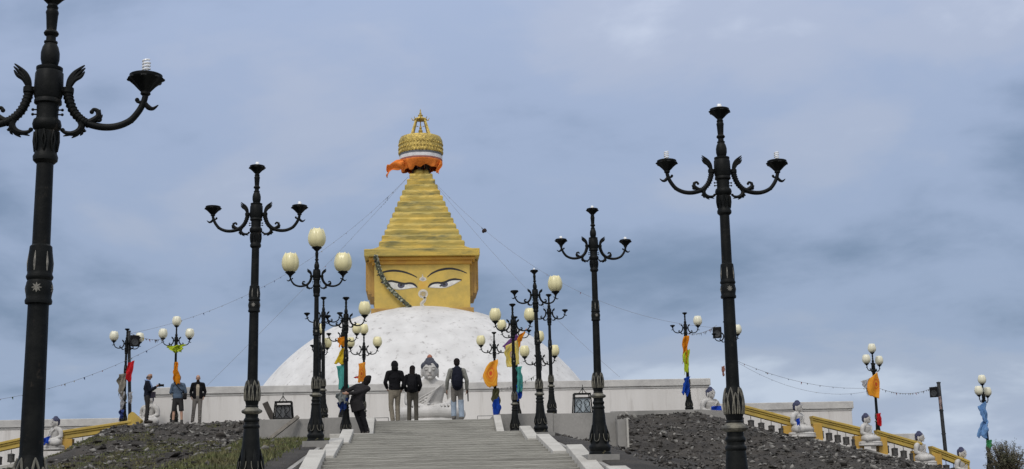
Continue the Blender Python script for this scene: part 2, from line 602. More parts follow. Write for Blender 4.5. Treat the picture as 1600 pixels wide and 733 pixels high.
SIDE_Y = (-60, -10, 0, 6.46, 10.8, 14.5, 18.75, 24, 28.7, 34, 36)
SIDE_Z = (-3.0, -0.9, 0.15, 0.76, 1.2, 1.64, 2.04, 2.5, 2.8, 3.0, 3.04)
CREST_X = (-300, -60, -40, -20, -16, -14.8, -13, -11.9, -10.7, -6, 7, 9.6, 11.5, 12.94, 14.35, 15.57, 16.63, 18.3, 20, 26, 40, 60, 300)
CREST_Z = (-9, -5, -1.8, 1.8, 2.45, 2.60, 2.98, 3.48, 4.15, 4.20, 4.16, 4.22, 3.70, 3.28, 3.02, 2.72, 2.53, 2.06, 1.60, 0.10, -1.8, -5, -9)


BANK_Y = (-60, -10, 0, 10, 20, 30, 37.0, 40, 43, 46)


def ground_h(x, y, rough=True):
    """stairs climb a gentle spur; on both sides a steep bank of rubble rises to the hilltop"""
    side = interp(y, SIDE_Y, SIDE_Z)
    ax = abs(x - 0.3)
    crest = interp(x, CREST_X, CREST_Z)
    toe = min(2.05 if x > 0 else 2.35, crest - 1.2)
    bank = interp(y, (-60, -10, 10, 30, 37.2, 46), (-6.0, -3.5, -0.6, toe - 0.55, toe, crest))
    if x > 2.75:
        near = side - 0.32 * min(x - 2.75, 1.4)
    elif x < -3.0:
        near = side - 0.05 * min(-3.0 - x, 2.0)
    else:
        near = side
    w = min(max((ax - 4.2) / 1.9, 0), 1)
    w = w * w * (3 - 2 * w)
    if y <= 46:
        h = lerp(near, bank, w)
        if y > 36 and ax < 5.2:
            h = min(h, 3.35)
    elif y < 78:
        h = crest
        if ax < 5.2 and y < 50:
            h = 3.35
    else:
        t = min((y - 78) / 45.0, 1)
        h = lerp(crest, min(crest, -9), t * t * (3 - 2 * t))
    if abs(x) < 2.05 and y < 36.5:
        h -= 0.5
    if rough and abs(x) > 2.6:
        a = 0.35 if y > 45 else 1.0
        f = min((abs(x) - 2.6) / 1.5, 1) * a
        h += f * (0.14 * pnoise(Vector((x * 0.45, y * 0.45, 3.3))) + 0.08 * pnoise(Vector((x * 1.5, y * 1.5, 8.1))) + 0.03 * pnoise(Vector((x * 4, y * 4, 1.1))))
    return h


def axis_pts(lo, hi, fine_lo, fine_hi, fine, grow=1.22):
    a = list(np.arange(fine_lo, fine_hi + 1e-6, fine))
    s = fine
    x = fine_hi
    while x < hi:
        s *= grow
        x += s
        a.append(min(x, hi))
    s = fine
    x = fine_lo
    pre = []
    while x > lo:
        s *= grow
        x -= s
        pre.append(max(x, lo))
    return pre[::-1] + a


gx = axis_pts(-2500, 2500, -22, 26, 0.22)
gy = axis_pts(-400, 3500, 30, 48, 0.16)
gb = MB()
gv = [(x, y, ground_h(x, y)) for y in gy for x in gx]
nx_ = len(gx)
gf = [(j * nx_ + i, j * nx_ + i + 1, (j + 1) * nx_ + i + 1, (j + 1) * nx_ + i) for j in range(len(gy) - 1) for i in range(nx_ - 1)]
gb.v, gb.f, gb.mi = gv, gf, [0] * len(gf)
tag(gb.build('ground', M['ground'], angle=180), kind='structure')

# ------------------------------------------------------------------ rubble: broken stone nobody could count
ICO = None


def rock_base():
    import bmesh
    outp = []
    for k in range(14):
        bm = bmesh.new()
        bmesh.ops.create_icosphere(bm, subdivisions=1, radius=1.0)
        r = random.Random(50 + k)
        fl = r.uniform(0.30, 0.80)
        st = r.uniform(0.7, 1.2)
        # chop the ball by random planes so that the stones have broken faces
        planes = [(Vector((r.gauss(0, 1), r.gauss(0, 1), r.gauss(0, 1))).normalized(), r.uniform(0.15, 0.55)) for _ in range(9)]
        for v in bm.verts:
            p = v.co.copy()
            for n_, d_ in planes:
                e_ = p.dot(n_) - d_
                if e_ > 0:
                    p -= n_ * e_
            v.co = Vector((p.x * st, p.y, p.z * fl)) * 1.6
        bm.verts.index_update()
        outp.append((np.array([v.co[:] for v in bm.verts]), np.array([[v.index for v in f.verts] for f in bm.faces])))
        bm.free()
    return outp


ROCKS = rock_base()


def scatter_rocks(name, spots, m):
    V, F = [], []
    o = 0
    for (x, y, s) in spots:
        bv, bf = ROCKS[rng.integers(len(ROCKS))]
        e_ = Matrix.Rotation(rng.uniform(0, 6.28), 3, 'Z') @ Matrix.Rotation(rng.normal(0, 0.35), 3, 'X') @ Matrix.Rotation(rng.normal(0, 0.35), 3, 'Y')
        q = (bv * s) @ np.array(e_).T
        q[:, 0] += x; q[:, 1] += y; q[:, 2] += ground_h(x, y) + s * 0.10
        V.append(q); F.append(bf + o); o += len(bv)
    V = np.concatenate(V); F = np.concatenate(F)
    me = bpy.data.meshes.new(name)
    me.vertices.add(len(V)); me.vertices.foreach_set('co', V.ravel())
    me.loops.add(F.size); me.loops.foreach_set('vertex_index', F.ravel())
    me.polygons.add(len(F))
    me.polygons.foreach_set('loop_start', np.arange(0, F.size, 3))
    me.materials.append(m)
    me.update(calc_edges=True)
    return tag(link(name, me), kind='stuff')


def in_view_area(x, y):
    if x > 0:
        return x < 0.335 * y + 6.5
    return x > -0.40 * y + -0.5


def rock_spots(n, xr, yr, smin, smax, power=2.6, ok=None):
    res = []
    while len(res) < n:
        x = rng.uniform(*xr); y = rng.uniform(*yr)
        if not in_view_area(x, y) or (ok and not ok(x, y)):
            continue
        u = rng.uniform()
        res.append((x, y, smin + (smax - smin) * u ** power))
    return res


okr = lambda x, y: x > 5.45 or (x > 3.3 and y < 35.9)
okl = lambda x, y: x < -4.75 and (y > 42.5 or pnoise(Vector((x * 0.33, y * 0.33, 5))) > -0.2)
XR, XL = (3.2, 24), (-19, -4.7)
scatter_rocks('rubble', rock_spots(20000, XR, (33, 47.3), 0.007, 0.065, 3.2, okr), M['shale'])
scatter_rocks('rubble', rock_spots(520, XR, (33, 46.8), 0.05, 0.16, 2.4, okr), M['shale'])
scatter_rocks('rubble', rock_spots(3600, XR, (33, 47.0), 0.008, 0.11, 5.0, okr), M['pale_rock'])
scatter_rocks('rubble', rock_spots(9000, XL, (30, 47.2), 0.010, 0.085, 3.0, okl), M['shale'])
scatter_rocks('rubble', rock_spots(420, XL, (33, 47), 0.05, 0.16, 2.2, okl), M['shale'])
scatter_rocks('rubble', rock_spots(260, XR, (36, 46.8), 0.06, 0.15, 1.6, okr), M['pale_rock'])
scatter_rocks('rubble', rock_spots(4500, (2.8, 7.5), (14, 35.5), 0.008, 0.07, 3.0), M['shale'])
scatter_rocks('rubble', rock_spots(500, (2.8, 7.5), (14, 35.5), 0.008, 0.07, 3.0), M['pale_rock'])
scatter_rocks('rubble', rock_spots(5000, (-10, -2.8), (14, 35.5), 0.008, 0.07, 3.0), M['shale'])
scatter_rocks('rubble', rock_spots(1500, (-10, -2.8), (14, 35.5), 0.008, 0.085, 3.4), M['pale_rock'])
scatter_rocks('rubble', rock_spots(4200, XL, (30, 46.8), 0.010, 0.13, 4.2, okl), M['pale_rock'])


# ------------------------------------------------------------------ grass on the left bank
def grass(name, n, ok, hmin, hmax):
    V = np.zeros((n * 3, 3)); k = 0
    while k < n:
        x = rng.uniform(-17, -2.6); y = rng.uniform(15, 45.5)
        if not in_view_area(x, y) or not ok(x, y):
            continue
        z = ground_h(x, y) - 0.01
        for _ in range(9):
            if k >= n:
                break
            xx, yy = x + rng.normal(0, 0.07), y + rng.normal(0, 0.07)
            a = rng.uniform(0, 6.28); h = rng.uniform(hmin, hmax); w = rng.uniform(0.010, 0.022)
            lean = rng.normal(0, 0.45) * h; la = rng.uniform(0, 6.28)
            V[k * 3] = (xx - w * math.cos(a), yy - w * math.sin(a), z)
            V[k * 3 + 1] = (xx + w * math.cos(a), yy + w * math.sin(a), z)
            V[k * 3 + 2] = (xx + lean * math.cos(la), yy + lean * math.sin(la), z + h)
            k += 1
    F = np.arange(n * 3)
    me = bpy.data.meshes.new(name)
    me.vertices.add(n * 3); me.vertices.foreach_set('co', V.ravel())
    me.loops.add(n * 3); me.loops.foreach_set('vertex_index', F)
    me.polygons.add(n); me.polygons.foreach_set('loop_start', np.arange(0, n * 3, 3))
    me.materials.append(M['grass'])
    me.update(calc_edges=True)
    return tag(link(name, me), kind='stuff')


def okg(x, y):
    if x < -4.9 or y < 35.6:
        near = 0.45 if (x > -4.9) else 0.0
        return pnoise(Vector((x * 0.40, y * 0.40, 21))) + 0.35 * pnoise(Vector((x * 1.7, y * 1.7, 2))) + near > (-0.06 if y < 44 else 0.22)
    return False


grass('grass', 100000, okg, 0.02, 0.08)
okg2 = lambda x, y: x > -5.0 and 14 < y < 35.5 and pnoise(Vector((x * 1.1, y * 1.1, 41))) > 0.05
grass('grass', 8000, okg2, 0.04, 0.13)

# ================================================================== STAIRWAY
stairway = thing('stone_stairway', (0, 0, 0), 'broad grey concrete stairway with shallow steps climbing between the lamps to the shrine', 'stairway')
sb = MB()
FL = [(-9.2, -6.2, -0.75, -0.35), (-4.2, -1.2, -0.35, 0.10), (0.8, 3.0, 0.10, 0.50), (4.6, 7.2, 0.50, 0.93), (8.6, 11.2, 0.93, 1.35), (12.9, 15.8, 1.35, 1.75),
      (17.8, 20.0, 1.75, 2.16), (22.0, 25.0, 2.16, 2.56), (27.0, 29.0, 2.56, 2.92), (34.4, 36.0, 2.92, 3.58)]
prof = [(-12.0, -0.75)]
for (y0, y1, z0, z1) in FL:
    n = 10 if z1 > 3 else 7
    for k in range(n):
        yy = lerp(y0, y1, k / n)
        za, zb = lerp(z0, z1, k / n), lerp(z0, z1, (k + 1) / n)
        prof.append((yy, za)); prof.append((yy, zb - 0.006)); prof.append((yy + 0.006, zb))
        # slight rounding of the nosing
        if k < n:
            pass
prof.append((45.5, 3.58))
prof_low = [(y, z) for y, z in prof if y <= 34.4 + 1e-6]
poly = [(-1.86, y, z) for y, z in prof_low] + [(-1.86, 34.4, 1.2), (-1.86, -12.0, -1.8)]
sb.prism(poly, (3.72, 0, 0))
prof_hi = [(34.4, 2.92)] + [(y, z) for y, z in prof if y > 34.4 - 1e-6]
poly = [(-1.52, y, z) for y, z in prof_hi] + [(-1.52, 45.5, 1.5), (-1.52, 34.4, 1.5)]
sb.prism(poly, (3.22, 0, 0))
sb.build('steps', M['stair'], stairway, smooth=False)
# low parapets: one sloping block beside each flight
def parapet(side, y0, y1, z0, z1, xin, w=0.25, drop=0.9):
    x0 = xin if side > 0 else -xin - w
    b = MB()
    poly = [(x0, y0, z0), (x0, y1, z1), (x0, y1, z1 - drop), (x0, y0, z0 - drop)]
    b.prism(poly, (w, 0, 0))
    return b.build('parapet', M['parapet'], stairway, smooth=False, bevel=0.012)


for side in (-1, 1):
    xin = 1.863
    off = -0.09 if side < 0 else 0.0
    for (y0, y1, z0, z1) in ((4.4, 7.2, 0.66, 1.07), (8.4, 11.2, 1.08, 1.48), (12.7, 15.9, 1.48, 1.89), (17.7, 20.05, 1.88, 2.30), (22.0, 25.0, 2.27, 2.68), (26.9, 29.05, 2.68, 3.04)):
        parapet(side, y0, y1, z0, z1, xin + off)
parapet(1, 34.35, 36.0, 3.10, 3.70, 1.705, 0.2, 1.2)
parapet(-1, 34.35, 36.0, 3.10, 3.70, 1.525, 0.3, 1.2)
# side slabs carrying the lamps
for side in (-1, 1):
    b = MB()
    ys = [(-4, -0.12), (6.46, 0.72), (10.8, 1.17), (14.5, 1.61), (18.75, 2.02), (24, 2.48), (28.7, 2.79), (36, 3.02)]
    x0 = 2.12 if side > 0 else -2.72
    b.prism([(x0, y, z) for y, z in ys] + [(x0, 36, 2.0), (x0, -4, -1.4)], (0.6, 0, 0))
    b.build('side_slab', M['concrete'], stairway, smooth=False)
b = MB(); b.box((-2.05, 33.6, 2.86), (1.0, 1.5, 0.52)); b.build('side_block', M['parapet'], stairway, smooth=False, bevel=0.012)
# thin bent wire frames left at both ends of the top step
for cx_, w_ in ((-1.36, 0.20), (1.5, 0.22)):
    p = [(cx_ - w_, 36.1, 3.58), (cx_ - w_, 36.1, 3.68), (cx_ + w_, 36.1, 3.68), (cx_ + w_, 36.1, 3.58)]
    b = MB()
    for i in range(3):
        b.sweep([p[i], p[i + 1]], 0.008, 6)
    b.build('wire_bracket', M['steel'], stairway)

# ------------------------------------------------------------------ terrace and its retaining walls
b = MB()
b.box((-3.08, 43.2, 3.2), (3.10, 13.4, 1.0))
tag(b.build('terrace', M['concrete'], smooth=False), kind='structure')
b = MB()
b.box((3.46, 43.2, 3.2), (3.48, 13.4, 1.0))
tag(b.build('terrace', M['concrete'], smooth=False), kind='structure')
b = MB()
b.box((0.09, 48.0, 3.1), (3.2, 5.0, 0.94))
tag(b.build('terrace', M['concrete'], smooth=False), kind='structure')

wl = thing('retaining_wall', (0, 0, 0), 'grey stained concrete retaining wall left of the top steps, with the leaning plank', 'retaining wall')
b = MB(); b.box((-2.36, 36.35, 3.05), (1.08, 0.30, 1.34)); b.build('panel', M['concrete'], wl, smooth=False, bevel=0.01)
b = MB(); b.box((-3.78, 36.38, 3.04), (1.76, 0.30, 1.32)); b.build('panel', M['concrete'], wl, smooth=False, bevel=0.01)
wr = thing('retaining_wall', (0, 0, 0), 'grey stained concrete retaining wall right of the top steps, ending at the dark rubble', 'retaining wall')
b = MB(); b.box((2.62, 36.35, 3.06), (1.50, 0.30, 1.34)); b.build('panel', M['concrete'], wr, smooth=False, bevel=0.01)
b = MB(); b.box((4.24, 36.38, 3.05), (1.735, 0.30, 1.33)); b.build('panel', M['concrete'], wr, smooth=False, bevel=0.01)
b = MB(); b.box((5.22, 36.2, 3.10), (0.24, 0.75, 0.80)); b.build('end_block', M['concrete'], wr, smooth=False, bevel=0.01)
b = MB(); b.box((5.36, 35.75, 3.12), (0.05, 0.10, 0.78)); b.build('end_post', M['parapet'], wr, smooth=False, bevel=0.005)

# ================================================================== WHITE WALLS ROUND THE SHRINE
def wall_block(label, x0, x1, y0, y1, zb, zt, cop=0.30):
    w = thing('white_wall', (0, 0, 0), label, 'wall')
    b = MB(); b.box(((x0 + x1) / 2, (y0 + y1) / 2, (zb + zt - cop) / 2), (x1 - x0, y1 - y0, zt - cop - zb))
    b.build('wall_face', M['wallwhite'], w, smooth=False, bevel=0.02)
    b = MB()
    b.box(((x0 + x1) / 2, (y0 + y1) / 2, zt - cop / 2), (x1 - x0 + 0.14, y1 - y0 + 0.14, cop))
    b.box(((x0 + x1) / 2, (y0 + y1) / 2, zt - cop - 0.04), (x1 - x0 + 0.05, y1 - y0 + 0.05, 0.09))
    b.build('coping', M['coping'], w, smooth=False, bevel=0.02)
    return w


wall_block('long whitewashed wall with grey coping directly in front of the white dome', -10.25, 10.9, 50.0, 75.0, 3.2, 5.76, 0.27)
wall_block('lower whitewashed wall with grey coping behind the right yellow balustrade', 11.05, 17.5, 53.0, 71.0, 1.0, 4.97)
wall_block('lower whitewashed wall with grey coping behind the left yellow balustrade', -28.0, -10.4, 53.0, 71.0, -1.0, 4.84)
wall_block('short low white wall end far right, under the bent speaker pole', 17.7, 21.3, 56.0, 66.0, -1.0, 3.72)

# concrete edging along the top of the right bank
b = MB()
k0, k1, k2 = at(955, 643, 46.6), at(1090, 640, 46.6), at(1150, 643, 46.6)
for p_, q_ in ((k0, k1), (k1, k2)):
    b.prism([(p_.x, 46.5, p_.z), (q_.x - 0.01, 46.5, q_.z), (q_.x - 0.01, 46.5, q_.z - 0.45), (p_.x, 46.5, p_.z - 0.45)], (0, 0.35, 0))
tag(b.build('edging_kerb', M['concrete'], smooth=False, bevel=0.01), 'long grey concrete edging kerb along the top of the right rubble bank', 'kerb')

# ================================================================== STUPA
SX, SY = -0.05, 62.2
stupa = thing('stupa', (0, 0, 0), 'great Buddhist stupa with white dome, golden eye tower and stepped golden spire', 'stupa')
# dome: slightly uneven plaster
b = MB()
RD, CZ = 9.32, 1.10
pr = []
for i in range(61):
    a = math.pi / 2 * i / 60
    pr.append((RD * math.cos(a), CZ + RD * math.sin(a)))
pr[-1] = (0.0, CZ + RD)
b.lathe(pr, 128, (SX, SY, 0), mod=lambda a, i, z: 1 + 0.0018 * pnoise(Vector((4 * math.cos(a), 4 * math.sin(a), z))) + 0.0006 * pnoise(Vector((30 * math.cos(a), 30 * math.sin(a), z * 4))))
b.build('dome', M['dome'], stupa, angle=180)

# eye tower (cube) with side slabs
HW = 2.215
ZB, ZT = 10.05, 12.38
tower = MB().box((SX, SY, (9.4 + ZT) / 2), (2 * HW, 2 * HW, ZT - 9.4)).build('eye_tower', M['gold_face'], stupa, smooth=False, bevel=0.02)
b = MB(); b.box((SX, SY, 9.72), (2 * HW + 0.30, 2 * HW + 0.30, 0.64)); b.build('base_plate', M['shaded_brown_gold'], tower, smooth=False, bevel=0.015)
for s in (-1, 1):
    b = MB()
    b.box((SX + s * (HW + 0.06), SY, (10.66 + ZT) / 2), (0.16, 3.7, ZT - 10.66))
    b.box((SX + s * (HW + 0.22), SY, (10.80 + ZT) / 2), (0.20, 3.4, ZT - 10.80))
    b.box((SX + s * (HW + 0.36), SY, (11.0 + ZT) / 2), (0.12, 3.0, ZT - 11.0))
    b.build('side_panel', M['shaded_brown_gold'], tower, smooth=False, bevel=0.012)
b = MB(); b.box((SX, SY + HW + 0.2, (10.8 + ZT) / 2), (3.4, 0.42, ZT - 10.8)); b.build('side_panel', M['shaded_brown_gold'], tower, smooth=False)
# cornice: stepped mouldings
b = MB()
b.box((SX, SY, 12.20), (2 * HW + 0.20, 2 * HW + 0.20, 0.20))
b.build('moulding', M['gold_orange'], tower, smooth=False, bevel=0.03)
b = MB(); b.box((SX, SY, 12.36), (2 * HW + 0.50, 2 * HW + 0.50, 0.16)); b.build('moulding', M['gold_orange'], tower, smooth=False, bevel=0.05)
b = MB()
b.box((SX, SY, 12.60), (5.34, 5.34, 0.34)); b.build('cornice', M['gold'], tower, smooth=False, bevel=0.025)
b = MB()
for k in range(3):
    b.box((SX, SY, 12.80 + 0.05 * k), (4.62 - 0.2 * k, 4.62 - 0.2 * k, 0.10 + 0.002 * k))
b.build('cornice_top', M['gold'], tower, smooth=False, bevel=0.012)

M['nose_paint'] = mat('pale_grey_gold_paint', (0.60, 0.57, 0.50), 0.7, (0.50, 0.46, 0.38), 6)
# painted eyes on the front face
FY = SY - HW
FUX, FVZ = 0.00498, 0.00507


def fp(u, v, lift=0.0):
    return Vector((-2.27 + (u - 88) * FUX, FY - lift, ZB + (605 - v) * FVZ))


def paint(name, poly, m, parent, lift=0.004):
    b = MB()
    b.prism([fp(u, v, -0.01) for u, v in poly], (0, -0.01 - lift, 0))
    return b.build(name, m, parent, smooth=False)


def dense(pts, n=5):
    return [(p.x, p.y) for p in curve([(u, v, 0) for u, v in pts], n)]


def stripe_poly(pts, ws, n=6):
    c = curve([(u, v, w) for (u, v), w in zip(pts, ws)], n)
    up_, lo = [], []
    for i, p in enumerate(c):
        t = (c[min(i + 1, len(c) - 1)] - c[max(i - 1, 0)])
        t.z = 0
        t.normalize()
        nn = Vector((-t.y, t.x, 0))
        up_.append((p.x + nn.x * p.z / 2, p.y + nn.y * p.z / 2)); lo.append((p.x - nn.x * p.z / 2, p.y - nn.y * p.z / 2))
    return up_ + lo[::-1]


def paint_stroke(name, pts, ws, m, parent, lift=0.006):
    """a brush stroke: quads along the curve"""
    q = stripe_poly(pts, ws)
    n = len(q) // 2
    b = MB()
    for i in range(n - 1):
        quad = [q[i], q[i + 1], q[2 * n - 2 - i], q[2 * n - 1 - i]]
        b.prism([fp(u, v, -0.01) for u, v in quad], (0, -0.01 - lift, 0))
    return b.build(name, m, parent, smooth=False)


paint('warm_stain', dense([(495, 400), (500, 368), (540, 352), (585, 366), (592, 395), (560, 425), (520, 428), (495, 400)]), M['warm_patch'], tower, 0.002)
paint_stroke('eyebrow', [(112, 300), (160, 274), (215, 260), (275, 256), (340, 264), (400, 281), (450, 302), (486, 322)], [7, 14, 18, 19, 18, 15, 12, 7], M['black_paint'], tower)
paint_stroke('eyebrow', [(580, 320), (622, 286), (680, 260), (740, 246), (795, 242), (850, 250), (900, 265), (950, 287)], [7, 14, 18, 20, 19, 16, 12, 7], M['black_paint'], tower)


def eye(lid, low, iris_c, iris_r, nib):
    outline = dense(lid, 5) + dense(low, 5)[1:-1]
    e = paint('eye', outline, M['eye_white'], tower, 0.003)
    ip = []
    for k in range(28):
        a = 2 * math.pi * k / 28
        u, v = iris_c[0] + iris_r[0] * math.cos(a), iris_c[1] + iris_r[1] * math.sin(a)
        ip.append((u, v))
    # clipped by the upper lid
    lc = dense(lid, 12)
    def lid_v(u):
        us = sorted(lc)
        return float(np.interp(u, [p[0] for p in us], [p[1] for p in us]))
    ip = [(u, max(v, lid_v(u) + 2)) for u, v in ip]
    paint('iris', ip, M['iris'], e, 0.006)
    if nib:
        paint('iris_nib', nib, M['black_paint'], e, 0.009)
    pp = [(iris_c[0] + 12 * math.cos(2 * math.pi * k / 16), iris_c[1] + 10 * math.sin(2 * math.pi * k / 16)) for k in range(16)]
    paint('pupil', pp, M['black_paint'], e, 0.008)
    paint_stroke('eyelid', lid, [9] + [18] * (len(lid) - 2) + [9], M['black_paint'], e, 0.010)
    paint_stroke('lower_lid', low, [2] + [4] * (len(low) - 2) + [2], M['grey_line'], e, 0.008)


eye([(148, 363), (200, 358), (245, 352), (290, 361), (330, 371), (372, 378), (410, 374), (442, 378), (466, 392), (486, 414)],
    [(486, 414), (430, 419), (360, 429), (300, 431), (240, 414), (195, 388), (148, 363)], (337, 392), (33, 27), None)
eye([(588, 414), (608, 390), (640, 376), (678, 372), (712, 375), (750, 365), (790, 349), (840, 342), (902, 349)],
    [(902, 349), (850, 378), (800, 403), (740, 420), (660, 420), (588, 414)], (738, 388), (34, 25), [(690, 402), (706, 392), (716, 404), (704, 410)])
# curl between the eyes standing for the nose, drawn as a question-mark scroll
nose = paint_stroke('nose_curl', [(546, 604), (532, 585), (526, 562), (548, 540), (556, 520), (542, 506), (520, 500), (504, 480), (512, 452), (540, 440), (568, 452), (576, 478), (562, 504), (545, 512)],
                    [34, 34, 31, 29, 26, 22, 18, 18, 18, 18, 18, 18, 16, 12], M['nose_paint'], tower, 0.004)
paint_stroke('curl_line', [(540, 596), (528, 578), (532, 560), (552, 540), (560, 518)], [7, 7, 7, 7, 5], M['grey_line'], nose, 0.008)
sp = [(540 + (31 - 26 * k / 40) * math.cos(2.0 + k * 0.32), 478 + (31 - 26 * k / 40) * math.sin(2.0 + k * 0.32)) for k in range(41)]
paint_stroke('curl_line', sp, [6] * 41, M['grey_line'], nose, 0.008)
u_ = paint('forehead_mark', dense([(505, 345), (512, 325), (528, 318), (536, 290), (546, 318), (564, 324), (572, 345), (540, 358), (505, 345)]), M['nose_paint'], tower, 0.004)
paint('forehead_mark_center', dense([(520, 340), (536, 320), (556, 340), (538, 350), (520, 340)]), M['grey_line'], u_, 0.007)  # grey inner shape painted on the mark

def rough_box(b, c, s, seed):
    """hand-plastered slab: a ring of side quads with uneven edges, slightly wider at the lower lip"""
    n = 14
    rows = (0.0, 0.10, 0.25, 0.55, 0.85, 1.0)
    per = []
    for side in range(4):
        for i in range(n):
            t = -1 + 2 * i / n
            per.append(((t, -1), (1, t), (-t, 1), (-1, -t))[side])
    vs, fs = [], []
    for j, v in enumerate(rows):
        for (px_, py_) in per:
            q = Vector((px_ * 2.2 + seed * 3.1, py_ * 2.2, v * 1.3 + seed))
            e_ = 0.018 * pnoise(q) + 0.012 * pnoise(q * 3.1)
            w = (0.05 if j in (0, 1) else 0.0) - (0.03 if j == len(rows) - 1 else 0)
            edge = 0.985 if abs(px_) + abs(py_) > 1.98 else 1.0
            hx, hy = s[0] / 2 + e_ + w, s[1] / 2 + e_ + w
            z = c[2] + (v - 0.5) * s[2] + (0.016 * pnoise(q * 1.3) if j in (0, 1, len(rows) - 1) else 0)
            vs.append(Vector((c[0] + px_ * hx * edge, c[1] + py_ * hy * edge, z)))
    m_ = len(per)
    for j in range(len(rows) - 1):
        for i in range(m_):
            i2 = (i + 1) % m_
            fs.append((j * m_ + i, j * m_ + i2, (j + 1) * m_ + i2, (j + 1) * m_ + i))
    fs.append(tuple(range(m_ - 1, -1, -1)))
    fs.append(tuple(range((len(rows) - 1) * m_, len(rows) * m_)))
    b.add(vs, fs)


# stepped spire: thirteen overlapping tiers
nt_ = 13
z0, z1 = 12.94, 16.84
spire = None
for k in range(nt_):
    za, zb = lerp(z0, z1, k / nt_), lerp(z0, z1, (k + 1) / nt_)
    hw = lerp(2.02, 0.56, (k / (nt_ - 1)) ** 0.97)
    b = MB()
    lo = 0.015
    dx = 0.012 * pnoise(Vector((k * 1.7, 0, 0)))
    rough_box(b, (SX + dx, SY, (za + zb) / 2 + 0.015), (2 * hw, 2 * hw, zb - za + 0.03), k)
    b.build('spire_tier', M['gold'], stupa, smooth=True, angle=30)

# crown: posts, ringed drum, pinnacle
dz = 17.92
crown = MB()
crown.lathe([(1.04, dz), (1.06, dz + 0.05), (1.045, dz + 0.12), (1.06, dz + 0.40), (1.05, dz + 0.47), (1.07, dz + 0.52), (1.06, dz + 0.70), (1.03, dz + 0.78), (1.0, dz + 0.86), (0.9, dz + 0.90), (0.0, dz + 0.93)], 64, (SX, SY, 0),
            mod=lambda a, i, z: 1 + 0.012 * math.cos(a * 32) * (1 if i in (3, 4, 5, 6) else 0))
for k in range(40):
    a = 2 * math.pi * k / 40
    crown.ball((SX + 1.075 * math.cos(a), SY + 1.075 * math.sin(a), dz + 0.49), (0.035, 0.035, 0.05), 8, 5)
    crown.ball((SX + 1.06 * math.cos(a + .08), SY + 1.06 * math.sin(a + .08), dz + 0.10), (0.05, 0.05, 0.09), 8, 5)
    crown.ball((SX + 1.075 * math.cos(a), SY + 1.075 * math.sin(a), dz + 0.28), (0.04, 0.04, 0.06), 8, 5)
crown = crown.build('crown_drum', M['brass'], stupa)
grey_c = cloth_mat('grey_blue_cloth', (0.14, 0.15, 0.17))
white_c = cloth_mat('white_cloth', (0.70, 0.69, 0.70))
rose_c = cloth_mat('faded_rose_cloth', (0.48, 0.20, 0.16))
for nm, za, zb, ra, rb, mm in (('grey_band', dz - 0.10, dz + 0.01, 1.055, 1.05, grey_c), ('white_band', dz - 0.27, dz - 0.10, 1.06, 1.055, white_c), ('rose_band', dz - 0.40, dz - 0.27, 1.03, 1.06, rose_c)):
    MB().lathe([(ra - 0.03, za), (ra, za), (rb, zb), (rb - 0.03, zb)], 64, (SX, SY, 0), mod=lambda a, i, z: 1 + 0.008 * math.sin(a * 9)).build(nm, mm, crown)
MB().lathe([(1.0, dz - 0.30), (1.0, dz - 0.02), (0.0, dz)], 48, (SX, SY, 0)).build('inner_lining', M['shaded_brown_gold'], crown)
b = MB()
for k in range(6):
    a = 2 * math.pi * k / 6 + 0.3
    x, y = SX + 0.42 * math.cos(a), SY + 0.42 * math.sin(a)
    b.sweep([(x, y, 16.8), (SX + 0.36 * math.cos(a), SY + 0.36 * math.sin(a), 17.3), (SX + 0.5 * math.cos(a), SY + 0.5 * math.sin(a), dz)], [0.10, 0.07, 0.11], 8)
b.sweep([(SX, SY, 16.8), (SX, SY, dz)], [0.17, 0.13], 10)
b.build('crown_post', mat('dark_brown_timber', (0.07, 0.045, 0.03), 0.7, (0.04, 0.03, 0.022), 6), stupa)
b = MB()
b.ball((SX - 0.1, SY - 0.3, 16.95), (0.28, 0.2, 0.2)); b.ball((SX + 0.25, SY - 0.25, 16.95), (0.16, 0.16, 0.2))
b.build('spire_cap_lump', M['gold'], stupa)
# pinnacle frame
pz = dz + 0.88
b = MB()
for s, t in ((-1, -1), (1, -1), (1, 1), (-1, 1)):
    b.sweep([(SX + s * 0.46, SY + t * 0.46, pz - 0.05), (SX + s * 0.20, SY + t * 0.20, pz + 0.92)], [0.075, 0.055], 6, round_ends=False)
b.lathe([(0.30, pz + 0.90), (0.32, pz + 0.93), (0.28, pz + 0.99), (0.12, pz + 1.04), (0.10, pz + 1.12), (0.13, pz + 1.15), (0.05, pz + 1.22), (0.06, pz + 1.27), (0.02, pz + 1.34), (0.035, pz + 1.38), (0.0, pz + 1.50)], 20, (SX, SY, 0))
for k in range(8):
    a = 2 * math.pi * k / 8
    c_, s_ = math.cos(a), math.sin(a)
    b.sweep([(SX + 0.28 * c_, SY + 0.28 * s_, pz + 0.93), (SX + 0.38 * c_, SY + 0.38 * s_, pz + 0.90), (SX + 0.44 * c_, SY + 0.44 * s_, pz + 1.02)], [0.03, 0.028, 0.012], 6)
for sx_, ex in ((-1, 0), (1, 0)):
    b.sweep([(SX + sx_ * 0.30, SY - 0.3, pz + 0.55), (SX + sx_ * 0.12, SY - 0.1, pz + 0.55)], 0.018, 6)
b.build('pinnacle', M['brass'], stupa)
b = MB()
b.lathe([(0.0, pz), (0.16, pz + 0.0), (0.17, pz + 0.05), (0.09, pz + 0.14), (0.05, pz + 0.2), (0.10, pz + 0.28), (0.11, pz + 0.36), (0.05, pz + 0.45), (0.07, pz + 0.5), (0.03, pz + 0.62), (0.012, pz + 0.9)], 18, (SX, SY, 0))
b.build('inner_finial', M['brass'], stupa)

# orange cloth tied round the crown, its end blown to the left
oc = cloth_mat('orange_cloth', (0.86, 0.25, 0.05), 0.72, 0.7)
b = MB()


